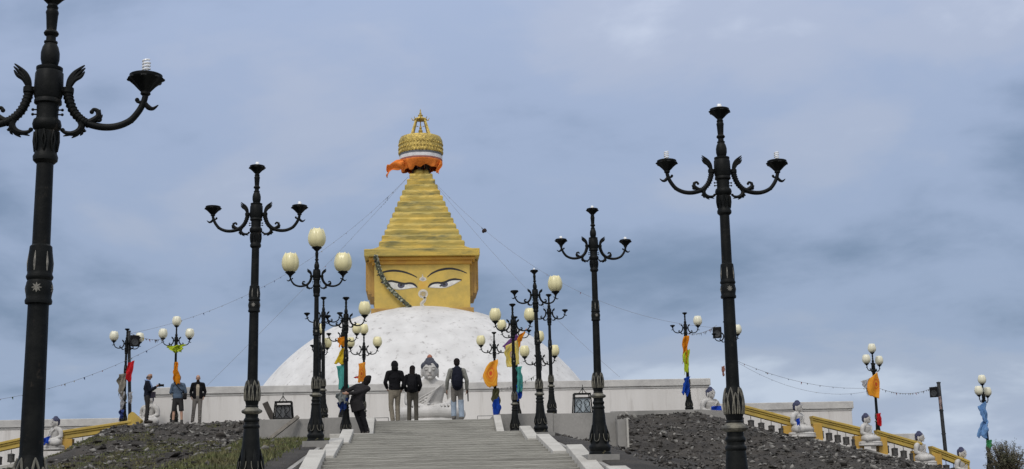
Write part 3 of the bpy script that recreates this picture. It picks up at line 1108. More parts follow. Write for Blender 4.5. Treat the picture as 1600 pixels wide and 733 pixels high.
def skirt(u, v):
    a = 2 * math.pi * u
    drop = 0.33 + 0.22 * pnoise(Vector((2.3 * math.cos(a), 2.3 * math.sin(a), 4))) + 0.16 * max(0, math.cos(a - math.pi * 1.08)) ** 2 + 0.12 * max(0, math.cos(a + 0.15)) ** 6
    fold = 0.045 * math.sin(a * 17 + 3 * math.sin(a * 2)) * v + 0.05 * math.sin(a * 6 + 1) * v
    r = 1.05 - 0.16 * v + fold - 0.20 * v * v * (0.5 + 0.5 * math.sin(a * 3 + 0.5))
    return (SX + r * math.cos(a), SY + r * math.sin(a), dz - 0.36 - drop * v)


b.sheet(skirt, 150, 8, 0.012)


def tail(u, v):
    # from the left edge of the drum, sagging, then lifting a little at its free end
    c0 = Vector((SX - 0.80, SY - 0.55, dz - 0.42)); c1 = Vector((SX - 1.20, SY - 0.7, dz - 0.78)); c2 = Vector((SX - 1.62, SY - 0.75, dz - 0.62)); c3 = Vector((SX - 1.62, SY - 0.8, dz - 1.02))
    p = (1 - u) ** 3 * c0 + 3 * u * (1 - u) ** 2 * c1 + 3 * u * u * (1 - u) * c2 + u ** 3 * c3
    w = (0.22 + 0.05 * math.sin(u * 7) + 0.14 * u ** 2) * (1 - 0.55 * max(0, (u - 0.86) / 0.14) ** 2)
    f = (v - 0.5)
    return p + Vector((0.06 * math.sin(v * 9 + u * 4) - 0.03 * u * f, 0.09 * math.sin(v * 8 + u * 5), -f * 2 * w - 0.04 * math.sin(u * 11) - 0.14 * u * u))


b.sheet(tail, 26, 10, 0.012)


def tail2(u, v):
    p = Vector((SX + 0.92 - 0.10 * u, SY - 0.5, dz - 0.42 - 0.62 * u))
    return p + Vector(((v - 0.5) * (0.22 - 0.10 * u) + 0.05 * math.sin(u * 6), 0.06 * math.sin(v * 7 + u * 5), 0.04 * math.sin(v * 5)))


b.sheet(tail2, 12, 6, 0.012)
tag(b.build('crown_cloth', oc, angle=180), 'orange cloth gathered below the brass crown with one end blown to the left', 'cloth')

# braided garland hanging across the left eye
gp = curve([at(587, 400, 59.3), at(594, 425, 59.72), at(606, 446, 59.74), at(622, 463, 59.74), at(640, 479, 59.72)], 10)
b = MB()
gm = mat('mottled_green_braid', (0.075, 0.085, 0.045), 0.85, (0.36, 0.37, 0.30), 9, (0.5, 0.56), bump=0.3, bscale=20, col3=(0.02, 0.022, 0.02), scale3=7, thr3=(0.52, 0.56))
for k in range(3):
    pts = []
    for i, p in enumerate(gp):
        a = i * 0.75 + 2.094 * k
        pts.append(p + Vector((0.055 * math.cos(a), 0.045 * math.sin(a), 0.02 * math.sin(a))))
    b.sweep(pts, [0.062] * len(pts), 8)
for i in range(2, len(gp), 2):
    p = gp[i]
    for s in (-1, 1):
        b.ball(p + Vector((s * 0.09, -0.03, -0.02)), (0.06, 0.02, 0.035), 8, 5, Matrix.Rotation(s * 0.9, 3, 'Y'))
tag(b.build('braided_garland', gm), 'mottled green braided garland hanging down across the left painted eye', 'garland')

# ================================================================== STREET LAMPS
LM = {}


def lm(name, mb, m, angle=38):
    LM[name] = mb.mesh(name, m, True, angle)


b = MB()
b.lathe([(0.158, 0.0), (0.158, 0.03), (0.142, 0.045), (0.150, 0.075), (0.157, 0.10), (0.150, 0.125), (0.132, 0.145), (0.128, 0.165), (0.118, 0.22), (0.102, 0.40), (0.085, 0.60), (0.080, 0.645),
         (0.088, 0.655), (0.090, 0.67), (0.084, 0.685), (0.074, 0.695), (0.074, 0.715), (0.083, 0.725), (0.085, 0.74), (0.080, 0.755), (0.070, 0.765), (0.070, 0.81)], 32)
for k in range(6):                       # scrolled leaves on the flare, their curled edges worn pale
    b.cur = 0
    a = 2 * math.pi * k / 6
    ca, sa = math.cos(a), math.sin(a)
    pth = [((0.125) * ca, (0.125) * sa, 0.17), (0.135 * ca, 0.135 * sa, 0.23), (0.128 * ca, 0.128 * sa, 0.30), (0.112 * ca, 0.112 * sa, 0.36), (0.104 * ca, 0.104 * sa, 0.42)]
    b.sweep(pth, [0.026, 0.034, 0.028, 0.018, 0.006], 8, (1.0, 0.5), up=(-sa, ca, 0))
    b.cur = 1
    for s in (-1, 1):
        def pp(da, r, z):
            return (r * math.cos(a + da), r * math.sin(a + da), z)
        b.sweep(curve([pp(s * .02, .158, .185), pp(s * .16, .146, .195), pp(s * .27, .134, .235), pp(s * .30, .126, .29)], 4), [.0045] * 13, 6)
lm('pedestal', b, [M['pedestal'], M['bronze']])

b = MB()
b.lathe([(0.070, 0.80), (0.098, 0.815), (0.108, 0.83), (0.104, 0.845), (0.080, 0.86), (0.066, 0.875), (0.060, 0.885)], 48, mod=lambda a, i, z: 1 + (0.07 * math.cos(a * 8) if i in (1, 2, 3) else 0))
lm('scalloped_flange', b, M['bronze'])

b = MB()
b.lathe([(0.056, 0.87), (0.062, 0.89), (0.075, 0.94), (0.083, 1.00), (0.082, 1.06), (0.072, 1.12), (0.060, 1.16), (0.057, 1.18)], 32)
b.lathe([(0.066, 0.872), (0.072, 0.882), (0.066, 0.895)], 24)
lm('leaf_collar', b, M['iron'])
b = MB()
for layer, n, off, zt, zb_, hw_ in ((0, 6, 0.0, 1.165, 0.90, 0.40), (1, 6, math.pi / 6, 1.12, 0.90, 0.36)):
    for k in range(n):
        a0 = 2 * math.pi * k / n + off
        for s in (-1, 1):
            pts = []
            for i in range(11):
                t = i / 10
                da = s * hw_ * math.sin(math.pi * min(1, t * 0.5 + 0.5)) ** 0.8 * (1 - t * 0.02) if False else s * hw_ * (math.cos(t * math.pi / 2) ** 0.75)
                z = lerp(zb_ + 0.05, zt, t)
                r = float(np.interp(z, (0.89, 0.94, 1.0, 1.06, 1.12, 1.17), (0.062, 0.075, 0.083, 0.082, 0.072, 0.060))) + 0.004
                pts.append((r * math.cos(a0 + da), r * math.sin(a0 + da), z))
            b.sweep(pts, [0.0065] * 10 + [0.004], 6)
lm('leaf_outline', b, M['bronze'])

b = MB()                                  # lower shaft, flared knob, upper shaft
b.lathe([(0.056, 1.15), (0.053, 1.5), (0.050, 1.92), (0.064, 1.925), (0.066, 1.94), (0.060, 1.955), (0.062, 1.97), (0.064, 2.0), (0.062, 2.03), (0.058, 2.042), (0.064, 2.052), (0.066, 2.062), (0.060, 2.075),
         (0.060, 2.09), (0.061, 2.13), (0.054, 2.215), (0.044, 2.225), (0.043, 2.40), (0.041, 2.655)], 28, mod=lambda a, i, z: 1 + (0.025 * math.cos(a * 12) if i in (0, 1, 2) else 0))
b.cur = 1                                 # worn pale flutes and stars
for k in range(6):
    a = 2 * math.pi * k / 6 + 0.26
    ca, sa = math.cos(a), math.sin(a)
    b.sweep([(0.0605 * ca, 0.0605 * sa, 2.09), (0.0612 * ca, 0.0612 * sa, 2.13), (0.056 * ca, 0.056 * sa, 2.185)], [0.004, 0.0085, 0.002], 6, (0.8, 0.4), up=(-sa, ca, 0))
for k in range(4):
    a = 2 * math.pi * k / 4 - math.pi / 2
    for q in range(8):
        t = 2 * math.pi * q / 8
        p0 = Vector((0.0645 * math.cos(a), 0.0645 * math.sin(a), 2.0))
        da, dzz = 0.024 * math.cos(t), 0.024 * math.sin(t)
        p1 = Vector((0.0635 * math.cos(a + da / 0.064), 0.0635 * math.sin(a + da / 0.064), 2.0 + dzz))
        b.sweep([p0, (p0 + p1) / 2, p1], [0.004, 0.006, 0.0015], 5, (1, 0.5), up=(-math.sin(a), math.cos(a), 0))
lm('shaft', b, [M['iron'], M['pale_relief']])

b = MB()
b.lathe([(0.058, 0.9), (0.056, 1.1), (0.054, 1.25), (0.064, 1.26), (0.064, 1.36), (0.044, 1.38), (0.041, 1.72)], 28)
lm('short_shaft', b, M['iron'])
b = MB()                                  # fluted neck, ring, hub drum
b.lathe([(0.045, 2.645), (0.060, 2.66), (0.062, 2.68), (0.054, 2.695), (0.051, 2.72), (0.058, 2.81), (0.054, 2.815), (0.068, 2.83), (0.072, 2.85), (0.067, 2.872), (0.055, 2.882), (0.053, 2.90), (0.055, 2.955),
         (0.068, 2.962), (0.068, 2.978), (0.063, 2.985), (0.069, 3.0), (0.071, 3.06), (0.069, 3.125), (0.063, 3.135), (0.066, 3.142), (0.066, 3.155), (0.045, 3.163)], 24,
        mod=lambda a, i, z: 1 + (0.05 * math.cos(a * 10) if i in (3, 4, 5) else 0) + (0.03 * math.cos(a * 8) if i in (15, 16, 17, 18) else 0))
for s in (-1, 1):
    for z in (2.905, 2.93):
        b.sweep([(s * 0.05, 0, z), (s * 0.072, 0, z)], 0.004, 6)
        b.ball((s * 0.073, 0, z), 0.008, 6, 5)
for k in range(8):
    a = 2 * math.pi * k / 8
    for s in (-1, 1):
        b.sweep([(0.056 * math.cos(a), 0.056 * math.sin(a), 2.71), (0.062 * math.cos(a + s * .16), 0.062 * math.sin(a + s * .16), 2.76), (0.061 * math.cos(a), 0.061 * math.sin(a), 2.81)], 0.005, 5)
lm('hub', b, M['iron'])

b = MB()                                  # stem above the hub
b.lathe([(0.034, 3.155), (0.040, 3.17), (0.047, 3.20), (0.047, 3.235), (0.040, 3.265), (0.030, 3.285), (0.034, 3.29), (0.034, 3.297), (0.025, 3.302), (0.024, 3.325), (0.034, 3.332), (0.038, 3.342), (0.033, 3.352),
         (0.025, 3.36), (0.030, 3.44), (0.033, 3.455), (0.030, 3.465), (0.026, 3.472), (0.03, 3.485)], 20)
lm('stem', b, M['iron'])


def cup_mb(b, c, s=1.0):
    b.lathe([(0.020 * s, 0.0), (0.026 * s, 0.006), (0.024 * s, 0.018), (0.036 * s, 0.032), (0.056 * s, 0.055), (0.075 * s, 0.072), (0.090 * s, 0.082), (0.091 * s, 0.09), (0.082 * s, 0.093), (0.084 * s, 0.108), (0.078 * s, 0.111), (0.03, 0.100), (0.0, 0.099)], 40, c,
            mod=lambda a, i, z: 1 + (0.075 * math.cos(a * 8) if i in (3, 4, 5, 6) else 0))
    for k in range(8):
        a = 2 * math.pi * k / 8
        b.ball((c[0] + 0.086 * s * math.cos(a), c[1] + 0.086 * s * math.sin(a), c[2] + 0.084), (0.012, 0.012, 0.009), 6, 5)
    return b


b = MB(); cup_mb(b, (0, 0, 0)); lm('cup', b, M['iron'])

b = MB()


def az(u, v):
    return ((u - 240) * 0.00103 * (1.0 + 0.05 * min(1.0, max(0.0, (u - 340) / 200))), 0.0, 3.06 + (400 - v) * 0.00103)


armc = curve([az(332, 425), az(340, 470), az(363, 530), az(398, 572), az(440, 597), az(500, 611), az(560, 605), az(618, 577), az(655, 532), az(678, 485), az(688, 445)], 6)
na = len(armc)
rads = [lerp(0.024, 0.0155, (i / (na - 1)) ** 0.6) for i in range(na)]
b.sweep(armc, rads, 10, (1.0, 1.0))
for i in range(3, na - 10, 2):            # twisted ribs on the upper part
    if i < na * 0.4:
        p = Vector(armc[i]); t = (armc[i + 1] - armc[i - 1]).normalized()
        q = t.rotation_difference(Vector((0, 0, 1))).inverted().to_matrix() @ Matrix.Rotation(0.35, 3, 'X')
        n_ = 10
        ring = [p + q @ Vector((rads[i] * 1.08 * math.cos(2 * math.pi * k / n_), rads[i] * 1.08 * math.sin(2 * math.pi * k / n_), 0)) for k in range(n_ + 1)]
        b.sweep(ring, 0.0035, 5, round_ends=False)
b.sweep([(0.06, 0, 3.035), (0.105, 0, 3.035)], 0.018, 10)
b.ball(az(338, 424), 0.026, 10, 7)
b.lathe([(0.018, -0.03), (0.03, -0.026), (0.03, 0.0), (0.018, 0.004)], 12, az(333, 412))
for k, (w_, l_) in enumerate(((0.0, 1.0), (-0.010, 0.92), (0.012, 0.88), (0.022, 0.72))):   # upswept feather
    pts = curve([az(333 + w_ * 200, 412), az(345 + w_ * 700, 370), az(368 + w_ * 1000, lerp(412, 325, l_)), az(lerp(340, 404, l_) + w_ * 900, lerp(412, 292, l_))], 4)
    n_ = len(pts)
    b.sweep(pts, [0.008 + 0.008 * math.sin(math.pi * (0.15 + 0.75 * i / (n_ - 1))) - 0.006 * (i / (n_ - 1)) for i in range(n_)], 7, (1.0, 0.9))


def scroll(pts, rr, ball=None):
    c_ = curve([az(*p) for p in pts], 5)
    n_ = len(c_)
    b.sweep(c_, [float(np.interp(i / (n_ - 1), np.linspace(0, 1, len(rr)), rr)) for i in range(n_)], 8)
    if ball:
        b.ball(az(*ball), 0.012, 8, 6)


scroll([(415, 590), (450, 580), (476, 556), (474, 530), (456, 520), (446, 532)], [0.016, 0.018, 0.014, 0.010, 0.008], (447, 533))
for q in ((484, 522), (494, 548), (492, 572)):
    scroll([(462, 574), ((462 + q[0]) / 2 + 6, (574 + q[1]) / 2 + 4), q], [0.012, 0.010, 0.003])
scroll([(385, 562), (404, 600), (392, 632), (362, 646), (330, 642), (312, 628)], [0.016, 0.018, 0.016, 0.011, 0.008], (316, 630))
for q in ((322, 660), (362, 668), (400, 655), (424, 632)):
    scroll([(398, 618), ((398 + q[0]) / 2 + 6, (618 + q[1]) / 2 + 6), q], [0.012, 0.010, 0.003])
scroll([(684, 480), (668, 478), (652, 475), (646, 466)], [0.010, 0.010, 0.008, 0.007], (650, 466))
scroll([(686, 482), (704, 504), (725, 510), (748, 492)], [0.012, 0.014, 0.010, 0.003])
scroll([(640, 560), (632, 585)], [0.010, 0.004])
lm('arm', b, M['iron'])

b = MB()                                  # bare spiral bulb
b.lathe([(0.018, 0.0), (0.019, 0.024), (0.014, 0.032), (0.010, 0.037)], 12)
pts = []
for i in range(60):
    a = i / 59 * 2 * math.pi * 3.6
    pts.append((0.018 * math.cos(a), 0.018 * math.sin(a), 0.035 + 0.058 * i / 59))
b.sweep(pts, 0.0052, 7)
lm('spiral_bulb', b, M['bulb'])
b = MB(); b.lathe([(0.022, 0.0), (0.022, 0.045), (0.017, 0.055), (0.010, 0.057)], 12); lm('lamp_socket', b, M['bulb'])


def globe(name, m):
    """pressed-glass tulip: a round body and six broad petals ending in points"""
    b = MB()
    zs = (0.0, 0.012, 0.05, 0.11, 0.175, 0.24, 0.30, 0.345, 0.37)
    ro = (0.045, 0.088, 0.128, 0.158, 0.166, 0.158, 0.140, 0.118, 0.100)
    b.lathe([(r - 0.016, z) for r, z in zip(ro[:7], zs[:7])] + [(0.098, 0.345), (0.06, 0.362), (0.0, 0.366)], 40)
    for k in range(6):
        a0 = 2 * math.pi * k / 6 + math.pi / 6

        def pet(u, v, a0=a0):
            hw = 0.53 * (1 - max(0, (v - 0.55) / 0.45) ** 2.2)
            a = a0 + (u - 0.5) * 2 * hw
            z = 0.005 + 0.365 * v
            r = float(np.interp(z, zs, ro)) - 0.010 * (abs(u - 0.5) * 2) ** 2
            return (r * math.cos(a), r * math.sin(a), z)
        b.sheet(pet, 8, 12, 0.006)
    LM[name] = b.mesh(name, m, True, 75)


globe('ivory_globe', M['ivory_glass'])
globe('white_globe', M['white_glass'])
b = MB(); b.box((0, 0, -0.11), (0.46, 0.46, 0.22)); lm('footing', b, M['concrete'])
LM['footing'].polygons.foreach_set('use_smooth', [False] * 6)


def lamp(loc, rz, label, left, right, top, group, footing=True, short=False, lean=(0, 0), far=False):
    """left / right / top: 'ivory', 'white', 'bulb', 'socket' or None (empty cup)"""
    t = thing('street_lamp', loc, label, 'street lamp', group, rz)
    t.rotation_euler = (lean[1], lean[0], rz)
    dzz = -0.935 if short else 0.0
    link('pedestal', LM['pedestal'], t)
    fl = link('scalloped_flange', LM['scalloped_flange'], t)
    co = link('leaf_collar', LM['leaf_collar'], t)
    link('leaf_outline', LM['leaf_outline'], co)
    if short:
        link('shaft', LM['short_shaft'], t)
    else:
        link('shaft', LM['shaft'], t)
    link('hub', LM['hub'], t, (0, 0, dzz))
    st = link('stem', LM['stem'], t, (0, 0, dzz))

    def light(kind, parent, pos):
        if kind in ('ivory', 'white'):
            g = link('globe', LM[kind + '_globe'], parent, (pos[0], pos[1], pos[2] - 0.012), random.uniform(0, 1))
        elif kind == 'bulb':
            link('bulb', LM['spiral_bulb'], parent, pos, random.uniform(0, 6))
        elif kind == 'socket':
            link('socket', LM['lamp_socket'], parent, pos)

    cup0 = 3.483
    link('cup', LM['cup'], st, (0, 0, cup0))
    light(top, st, (0, 0, cup0 + 0.098))
    for side, kind in ((1, right), (-1, left)):
        a = link('arm', LM['arm'], t, (0, 0, dzz), 0 if side > 0 else math.pi)
        cp = az(688, 441)
        link('cup', LM['cup'], a, cp)
        light(kind, a, (cp[0], 0, cp[2] + 0.098))
    if footing:
        link('footing', LM['footing'], t)
    return t


G_ST = 'ornate iron lamps along the stairway'
G_TR = 'ornate iron lamps on the hilltop terrace'
lamp((-2.293, 6.60, 0.65), R(4), 'nearest and largest black lamp, spiral bulb in its right cup, at the left edge', 'bulb', 'bulb', None, G_ST, lean=(R(0.0), 0))
lamp((2.22, 10.81, 1.25), R(0), 'tall black lamp with three bare spiral bulbs, standing before the rubble at the right', 'bulb', 'bulb', 'socket', G_ST, lean=(R(0.4), 0))
lamp((-2.21, 14.52, 1.70), R(-3), 'tall black lamp without globes, left cup bare, beside the grass left of the stairs', None, 'socket', 'socket', G_ST, lean=(R(0.4), 0))
lamp((2.20, 18.75, 2.10), R(5), 'black lamp without globes right of the stairs, before the end of the retaining wall', 'socket', 'socket', 'socket', G_ST, lean=(R(0.2), 0))
lamp((-2.23, 24.13, 2.59), R(2), 'black lamp carrying three big ivory tulip globes left of the stairs', 'ivory', 'ivory', 'ivory', G_ST)
lamp((2.31, 28.68, 2.87), R(14), 'leaning black lamp with one big ivory globe on its right arm, other cups empty', None, 'ivory', 'socket', G_ST, lean=(R(-1.0), 0))
lamp((-2.20, 33.94, 3.10), R(-3), 'black lamp beside the bending person with one ivory globe on its right arm', None, 'ivory', None, G_ST)
lamp((2.28, 35.75, 3.13), R(3), 'lamp with ivory globes on both arms and bare top, before the retaining wall', 'ivory', 'ivory', None, G_ST)
lamp((-3.12, 38.8, 3.84), R(0), 'black lamp with empty cups mostly hidden behind the post with three ivory globes', None, None, None, G_TR)
lamp((3.61, 38.76, 3.84), R(4), 'lamp with only bare cups and yellow worn foot, just behind the leaning lamp', None, None, None, G_TR)
lamp((-2.92, 45.6, 4.05), R(8), 'thin distant black lamp with one ivory globe behind the lamp of the bending person', None, 'ivory', None, G_TR, footing=True)
lamp((3.09, 45.3, 4.05), R(9), 'distant lamp with ivory globe on its left arm and teal scarf round its post', 'ivory', None, None, G_TR)
lamp((-3.78, 46.6, 3.72), R(62), 'small distant lamp with ivory globes before the left part of the white dome', None, 'ivory', 'ivory', G_TR, footing=False)
lamp((-2.24, 46.9, 3.72), R(-4), 'distant lamp with three ivory globes behind the orange banner and bending person', 'ivory', 'ivory', 'ivory', G_TR, footing=False)
lamp((2.44, 47.0, 3.72), R(6), 'distant lamp with a globe on its left arm flying the orange emblem flag', 'ivory', None, None, G_TR, footing=False)
lamp((3.6, 42.0, 3.72), R(-3), 'short lamp with three ivory globes half hidden behind the leaning lamp post', 'ivory', 'ivory', 'ivory', G_TR, footing=False, short=True)
lamp((9.48, 47.07, 4.35), R(6), 'lamp on the right crest with one white globe, orange and yellow scarves on its post', None, 'white', None, G_TR)
lamp((11.25, 48.2, 4.15), R(12), 'distant lamp mostly hidden behind the nearest right post, one white globe showing', None, 'white', None, G_TR)
lamp((17.85, 51.06, 3.19), R(40), 'distant lamp with three white globes flying an orange square flag on the right crest', 'white', 'white', 'white', G_TR)
lamp((22.19, 50.87, 1.85), R(47), 'rightmost distant lamp with three white globes and a long pale blue scarf', 'white', 'white', 'white', G_TR)
lamp((-9.28, 49.23, 4.41), R(5), 'distant lamp with three white globes and yellow-green cloth, above the person in shorts', 'white', 'white', 'white', G_TR)
lamp((-11.2, 49.6, 4.36), R(30), 'distant lamp with two white globes and red flag beside the left speaker pole', 'white', 'white', None, G_TR, lean=(R(0.6), 0))

# ================================================================== PRAYER-WHEEL BALUSTRADES
def balustrade(p0, p1, n, label, start_post=True, end_post=True):
    """p0, p1: ends of the top of the handrail"""
    p0, p1 = Vector(p0), Vector(p1)
    mid = (p0 + p1) / 2
    t = thing('prayer_wheel_balustrade', (mid.x, mid.y, mid.z - 0.85), label, 'balustrade', 'yellow balustrades with prayer wheels')
    o = Vector((mid.x, mid.y, mid.z - 0.85))
    a, c = p0 - o, p1 - o
    d = (c - a)
    b = MB()
    for (h0, h1, w) in ((0.0, -0.09, 0.44), (-0.09, -0.16, 0.36), (-0.16, -0.31, 0.28)):
        for_poly = [a + Vector((0, -w / 2, h0)), c + Vector((0, -w / 2, h0)), c + Vector((0, -w / 2, h1)), a + Vector((0, -w / 2, h1))]
        b.prism(for_poly, (0, w, 0))
    b.build('handrail', M['yellow'], t, smooth=False, bevel=0.015)
    for q, on, s in ((a, start_post, 1), (c, end_post, -1)):
        if not on:
            continue
        b = MB(); b.box((q.x + s * 0.19, 0, q.z - 0.60), (0.33, 0.33, 0.62)); b.build('post', M['yellow_side'], t, smooth=False, bevel=0.01)
    b = MB()
    e0, e1 = a + Vector((-0.5, 0, -0.84)), c + Vector((0.5, 0, -0.84))
    e0.z += d.z / d.x * -0.5; e1.z += d.z / d.x * 0.5
    b.prism([e0 + Vector((0, -0.3, 0)), e1 + Vector((0, -0.3, 0)), e1 + Vector((0, -0.3, -0.35)), e0 + Vector((0, -0.3, -0.35))], (0, 0.6, 0))
    b.build('base', M['parapet'], t, smooth=False, bevel=0.01)
    for k in range(n):
        u = (k + 1.0) / (n + 1.0)
        q = a.lerp(c, u)
        w = MB()
        w.lathe([(0.012, -0.33), (0.012, -0.46), (0.05, -0.465), (0.11, -0.48), (0.125, -0.49), (0.125, -0.52), (0.115, -0.53), (0.115, -0.71), (0.125, -0.72), (0.125, -0.75), (0.05, -0.77), (0.012, -0.775), (0.012, -0.84)], 18, (q.x, 0, q.z))
        w.build('prayer_wheel', M['wheel'], t)
    return t


balustrade(at(1140, 628, 48), at(1236, 653, 48), 5, 'ochre yellow balustrade with dark prayer wheels just right of the nearest right lamp post', start_post=True)
balustrade(at(1267, 650, 48), at(1347, 669, 48), 5, 'ochre yellow balustrade with prayer wheels between the statue and the orange-flag lamp')
balustrade(at(1368, 672, 48), at(1438, 692, 48), 4, 'yellow balustrade running down from the foot of the orange-flag lamp')
balustrade(at(1453, 697, 48), at(1512, 720, 48), 4, 'lowest visible yellow balustrade at far right before the bush')
balustrade(at(99, 673, 47), at(207, 657, 47), 6, 'ochre yellow balustrade with prayer wheels below the left crest, left of the photographer', end_post=False)
balustrade(at(-60, 705, 47), at(58, 679, 47), 5, 'yellow balustrade at the picture edge behind the nearest left lamp post')
b = MB()
e_ = at(207, 650, 47)
b.prism([e_ + Vector((-0.12, -0.2, 0.02)), e_ + Vector((0.02, -0.2, 0.14)), e_ + Vector((0.34, -0.2, -0.16)), e_ + Vector((0.30, -0.2, -0.30)), e_ + Vector((-0.12, -0.2, -0.36))], (0, 0.4, 0))
tag(b.build('rail_end_block', M['yellow'], smooth=False, bevel=0.01), 'pointed yellow stone end block at the top of the left balustrade', 'end block')

# ================================================================== SEATED STATUES
b = MB()
for s in (-1, 1):
    b.sweep(curve([(s * .13, .06, .21), (s * .26, -.03, .205), (s * .37, -.12, .185)], 4), [.115] * 4 + [.105] * 4 + [.09], 14)
    b.sweep(curve([(s * .37, -.12, .185), (s * .24, -.24, .19), (s * -.04, -.27, .20)], 4), [.09] * 4 + [.078] * 4 + [.06], 14)
    b.ball((s * -.12, -.25, .215), (.09, .045, .04))
    b.sweep(curve([(s * .20, .035, .565), (s * .262, .045, .50), (s * .285, .05, .37)], 4), [.07, .07, .07, .068, .066, .062, .06, .058, .056], 14)
    b.sweep(curve([(s * .285, .05, .37), (s * .22, -.09, .31), (s * .09, -.20, .285)], 4), [.056, .054, .052, .05, .047, .044, .04, .038, .034], 12)
    for k in range(4):                   # fingers lying in the lap
        b.sweep([(s * .085, -.205 - .017 * k + .02, .285), (s * .035, -.222 - .015 * k + .02, .288), (s * -.02, -.228 - .013 * k + .02, .283)], .0105, 8)
    b.sweep([(s * .08, -.185, .295), (s * .045, -.195, .318), (s * .012, -.20, .326)], .010, 8)
    b.ball((s * .106, .012, .750), (.016, .028, .062)); b.ball((s * .108, .010, .700), (.013, .018, .03))
b.ball((0, .04, .25), (.23, .17, .12))
b.sweep([(0, .03, .26), (0, .035, .36), (0, .03, .46), (0, .03, .54), (0, .035, .585)], [.17, .162, .185, .19, .12], 22, (1.0, .70), up=(1, 0, 0))
b.sweep([(-.19, .035, .565), (0, .04, .585), (.19, .035, .565)], [.072, .075, .072], 14)
b.sweep([(0, .03, .58), (0, .015, .69)], [.066, .060], 14)
b.ball((0, .0, .775), (.104, .115, .128), 20, 14); b.ball((0, -.018, .725), (.084, .092, .078), 18, 12)
b.sweep([(0, -.102, .800), (0, -.118, .765), (0, -.128, .742)], [.011, .013, .018], 8)
b.ball((0, -.103, .705), (.030, .012, .008)); b.ball((0, -.100, .694), (.024, .012, .009)); b.ball((0, -.088, .668), (.032, .022, .020))
for s in (-1, 1):
    b.ball((s * .043, -.098, .775), (.026, .012, .012))
    b.sweep(curve([(s * .015, -.110, .800), (s * .045, -.110, .812), (s * .078, -.090, .800)], 3), .008, 6)
# robe folds
for k in range(7):
    o_ = k * .038
    b.sweep(curve([(.17 - o_ * .5, -.075 + .01 * k, .585 - o_ * .3), (.05 - o_ * .5, -.128, .50 - o_), (-.12 + o_ * .2, -.118, .41 - o_ * .9), (-.19, -.05, .35 - o_ * .6)], 5), [.011] * 15 + [.008], 6)
for s in (-1, 1):
    for k in range(5):
        b.sweep(curve([(s * (.30 - .05 * k), -.06 - .02 * k, .31 - .006 * k), (s * (.30 - .045 * k), -.20 - .012 * k, .285), (s * (.26 - .035 * k), -.29, .21)], 4), .012, 6)
    for k in range(3):
        b.sweep(curve([(s * .30, -.01 + .02 * k, .46 - .035 * k), (s * .315, .05, .43 - .04 * k), (s * .28, .10, .42 - .035 * k)], 3), .010, 6)
STATUE_BODY = blob_mesh(b, 'statue_body', M['marble'], 0.0085, 2, 0.4)
b = MB()
b.lathe([(.42, 0), (.43, .02), (.42, .05), (.41, .07), (.42, .09), (.40, .12), (.36, .135), (0, .138)], 48, mod=lambda a, i, z: (1 + .02 * math.cos(a * 16)) * (1.0 if abs(math.sin(a)) < 2 else 1))
for i, p in enumerate(b.v):
    b.v[i] = (p[0], p[1] * 0.78 - 0.06, p[2])
STATUE_BASE = b.mesh('statue_base', M['marble'])


def hair_mesh(m):
    b = MB()
    b.ball((0, .018, .812), (.112, .115, .098), 22, 14)
    b.ball((0, .045, .76), (.104, .095, .10), 18, 12)
    b.ball((0, .02, .905), (.062, .062, .045), 16, 10)
    for k in range(110):
        z = random.uniform(.80, .905)
        a = random.uniform(0, 6.28)
        r = math.sqrt(max(0.0, 1 - ((z - .812) / .098) ** 2))
        b.ball((.112 * r * math.cos(a), .018 + .115 * r * math.sin(a), z), .0125, 6, 5)
    # keep the hair above the brow
    return blob_mesh(b, 'hair', m, 0.009, 1, 0.3)


HB, HS = hair_mesh(M['hair_blue']), hair_mesh(M['hair_slate'])
b = MB(); b.lathe([(.034, .940), (.036, .952), (.028, .968), (.012, .982), (0, .986)], 14, (0, .02, 0)); KNOB = b.mesh('hair_knob', M['red_knob'])
lip_m = mat('faded_lip_paint', (0.34, 0.29, 0.27), 0.7)
dk_m = mat('faded_brow_paint', (0.10, 0.09, 0.09), 0.7)
b = MB()
b.sweep(curve([(-.026, -.111, .703), (0, -.1155, .705), (.026, -.111, .703)], 4), .0045, 6)
LIPS = b.mesh('lips', lip_m)
EYEM = []
for s in (-1, 1):
    b = MB()
    b.sweep(curve([(s * .018, -.108, .770), (s * .043, -.1115, .766), (s * .070, -.098, .771)], 4), .0035, 6)
    EYEM.append(b.mesh('eye_line', dk_m))


def statue(p, h, rz, label, hair, group=None, knob=False):
    t = thing('seated_statue', p, label, 'statue', group, rz)
    t.scale = (h, h, h)
    link('body', STATUE_BODY, t)
    link('base', STATUE_BASE, t)
    hh = link('hair', hair, t)
    if knob:
        link('hair_knob', KNOB, hh)
    link('lips', LIPS, t)
    for e2 in EYEM:
        link('eye_line', e2, t)
    return t


statue((0.04, 41.0, 3.57), 2.38, 0.0, 'large white seated Buddha statue in the middle, at the top of the stairs', HS, None, True)
GS = 'white seated statues along the balustrades'


def statue_at(px, ptop, pbot, D, rz, label):
    lo = at(px, pbot, D)
    h = (at(px, ptop, D).z - lo.z)
    return statue(lo, h / 0.95, rz, label, HB, GS)


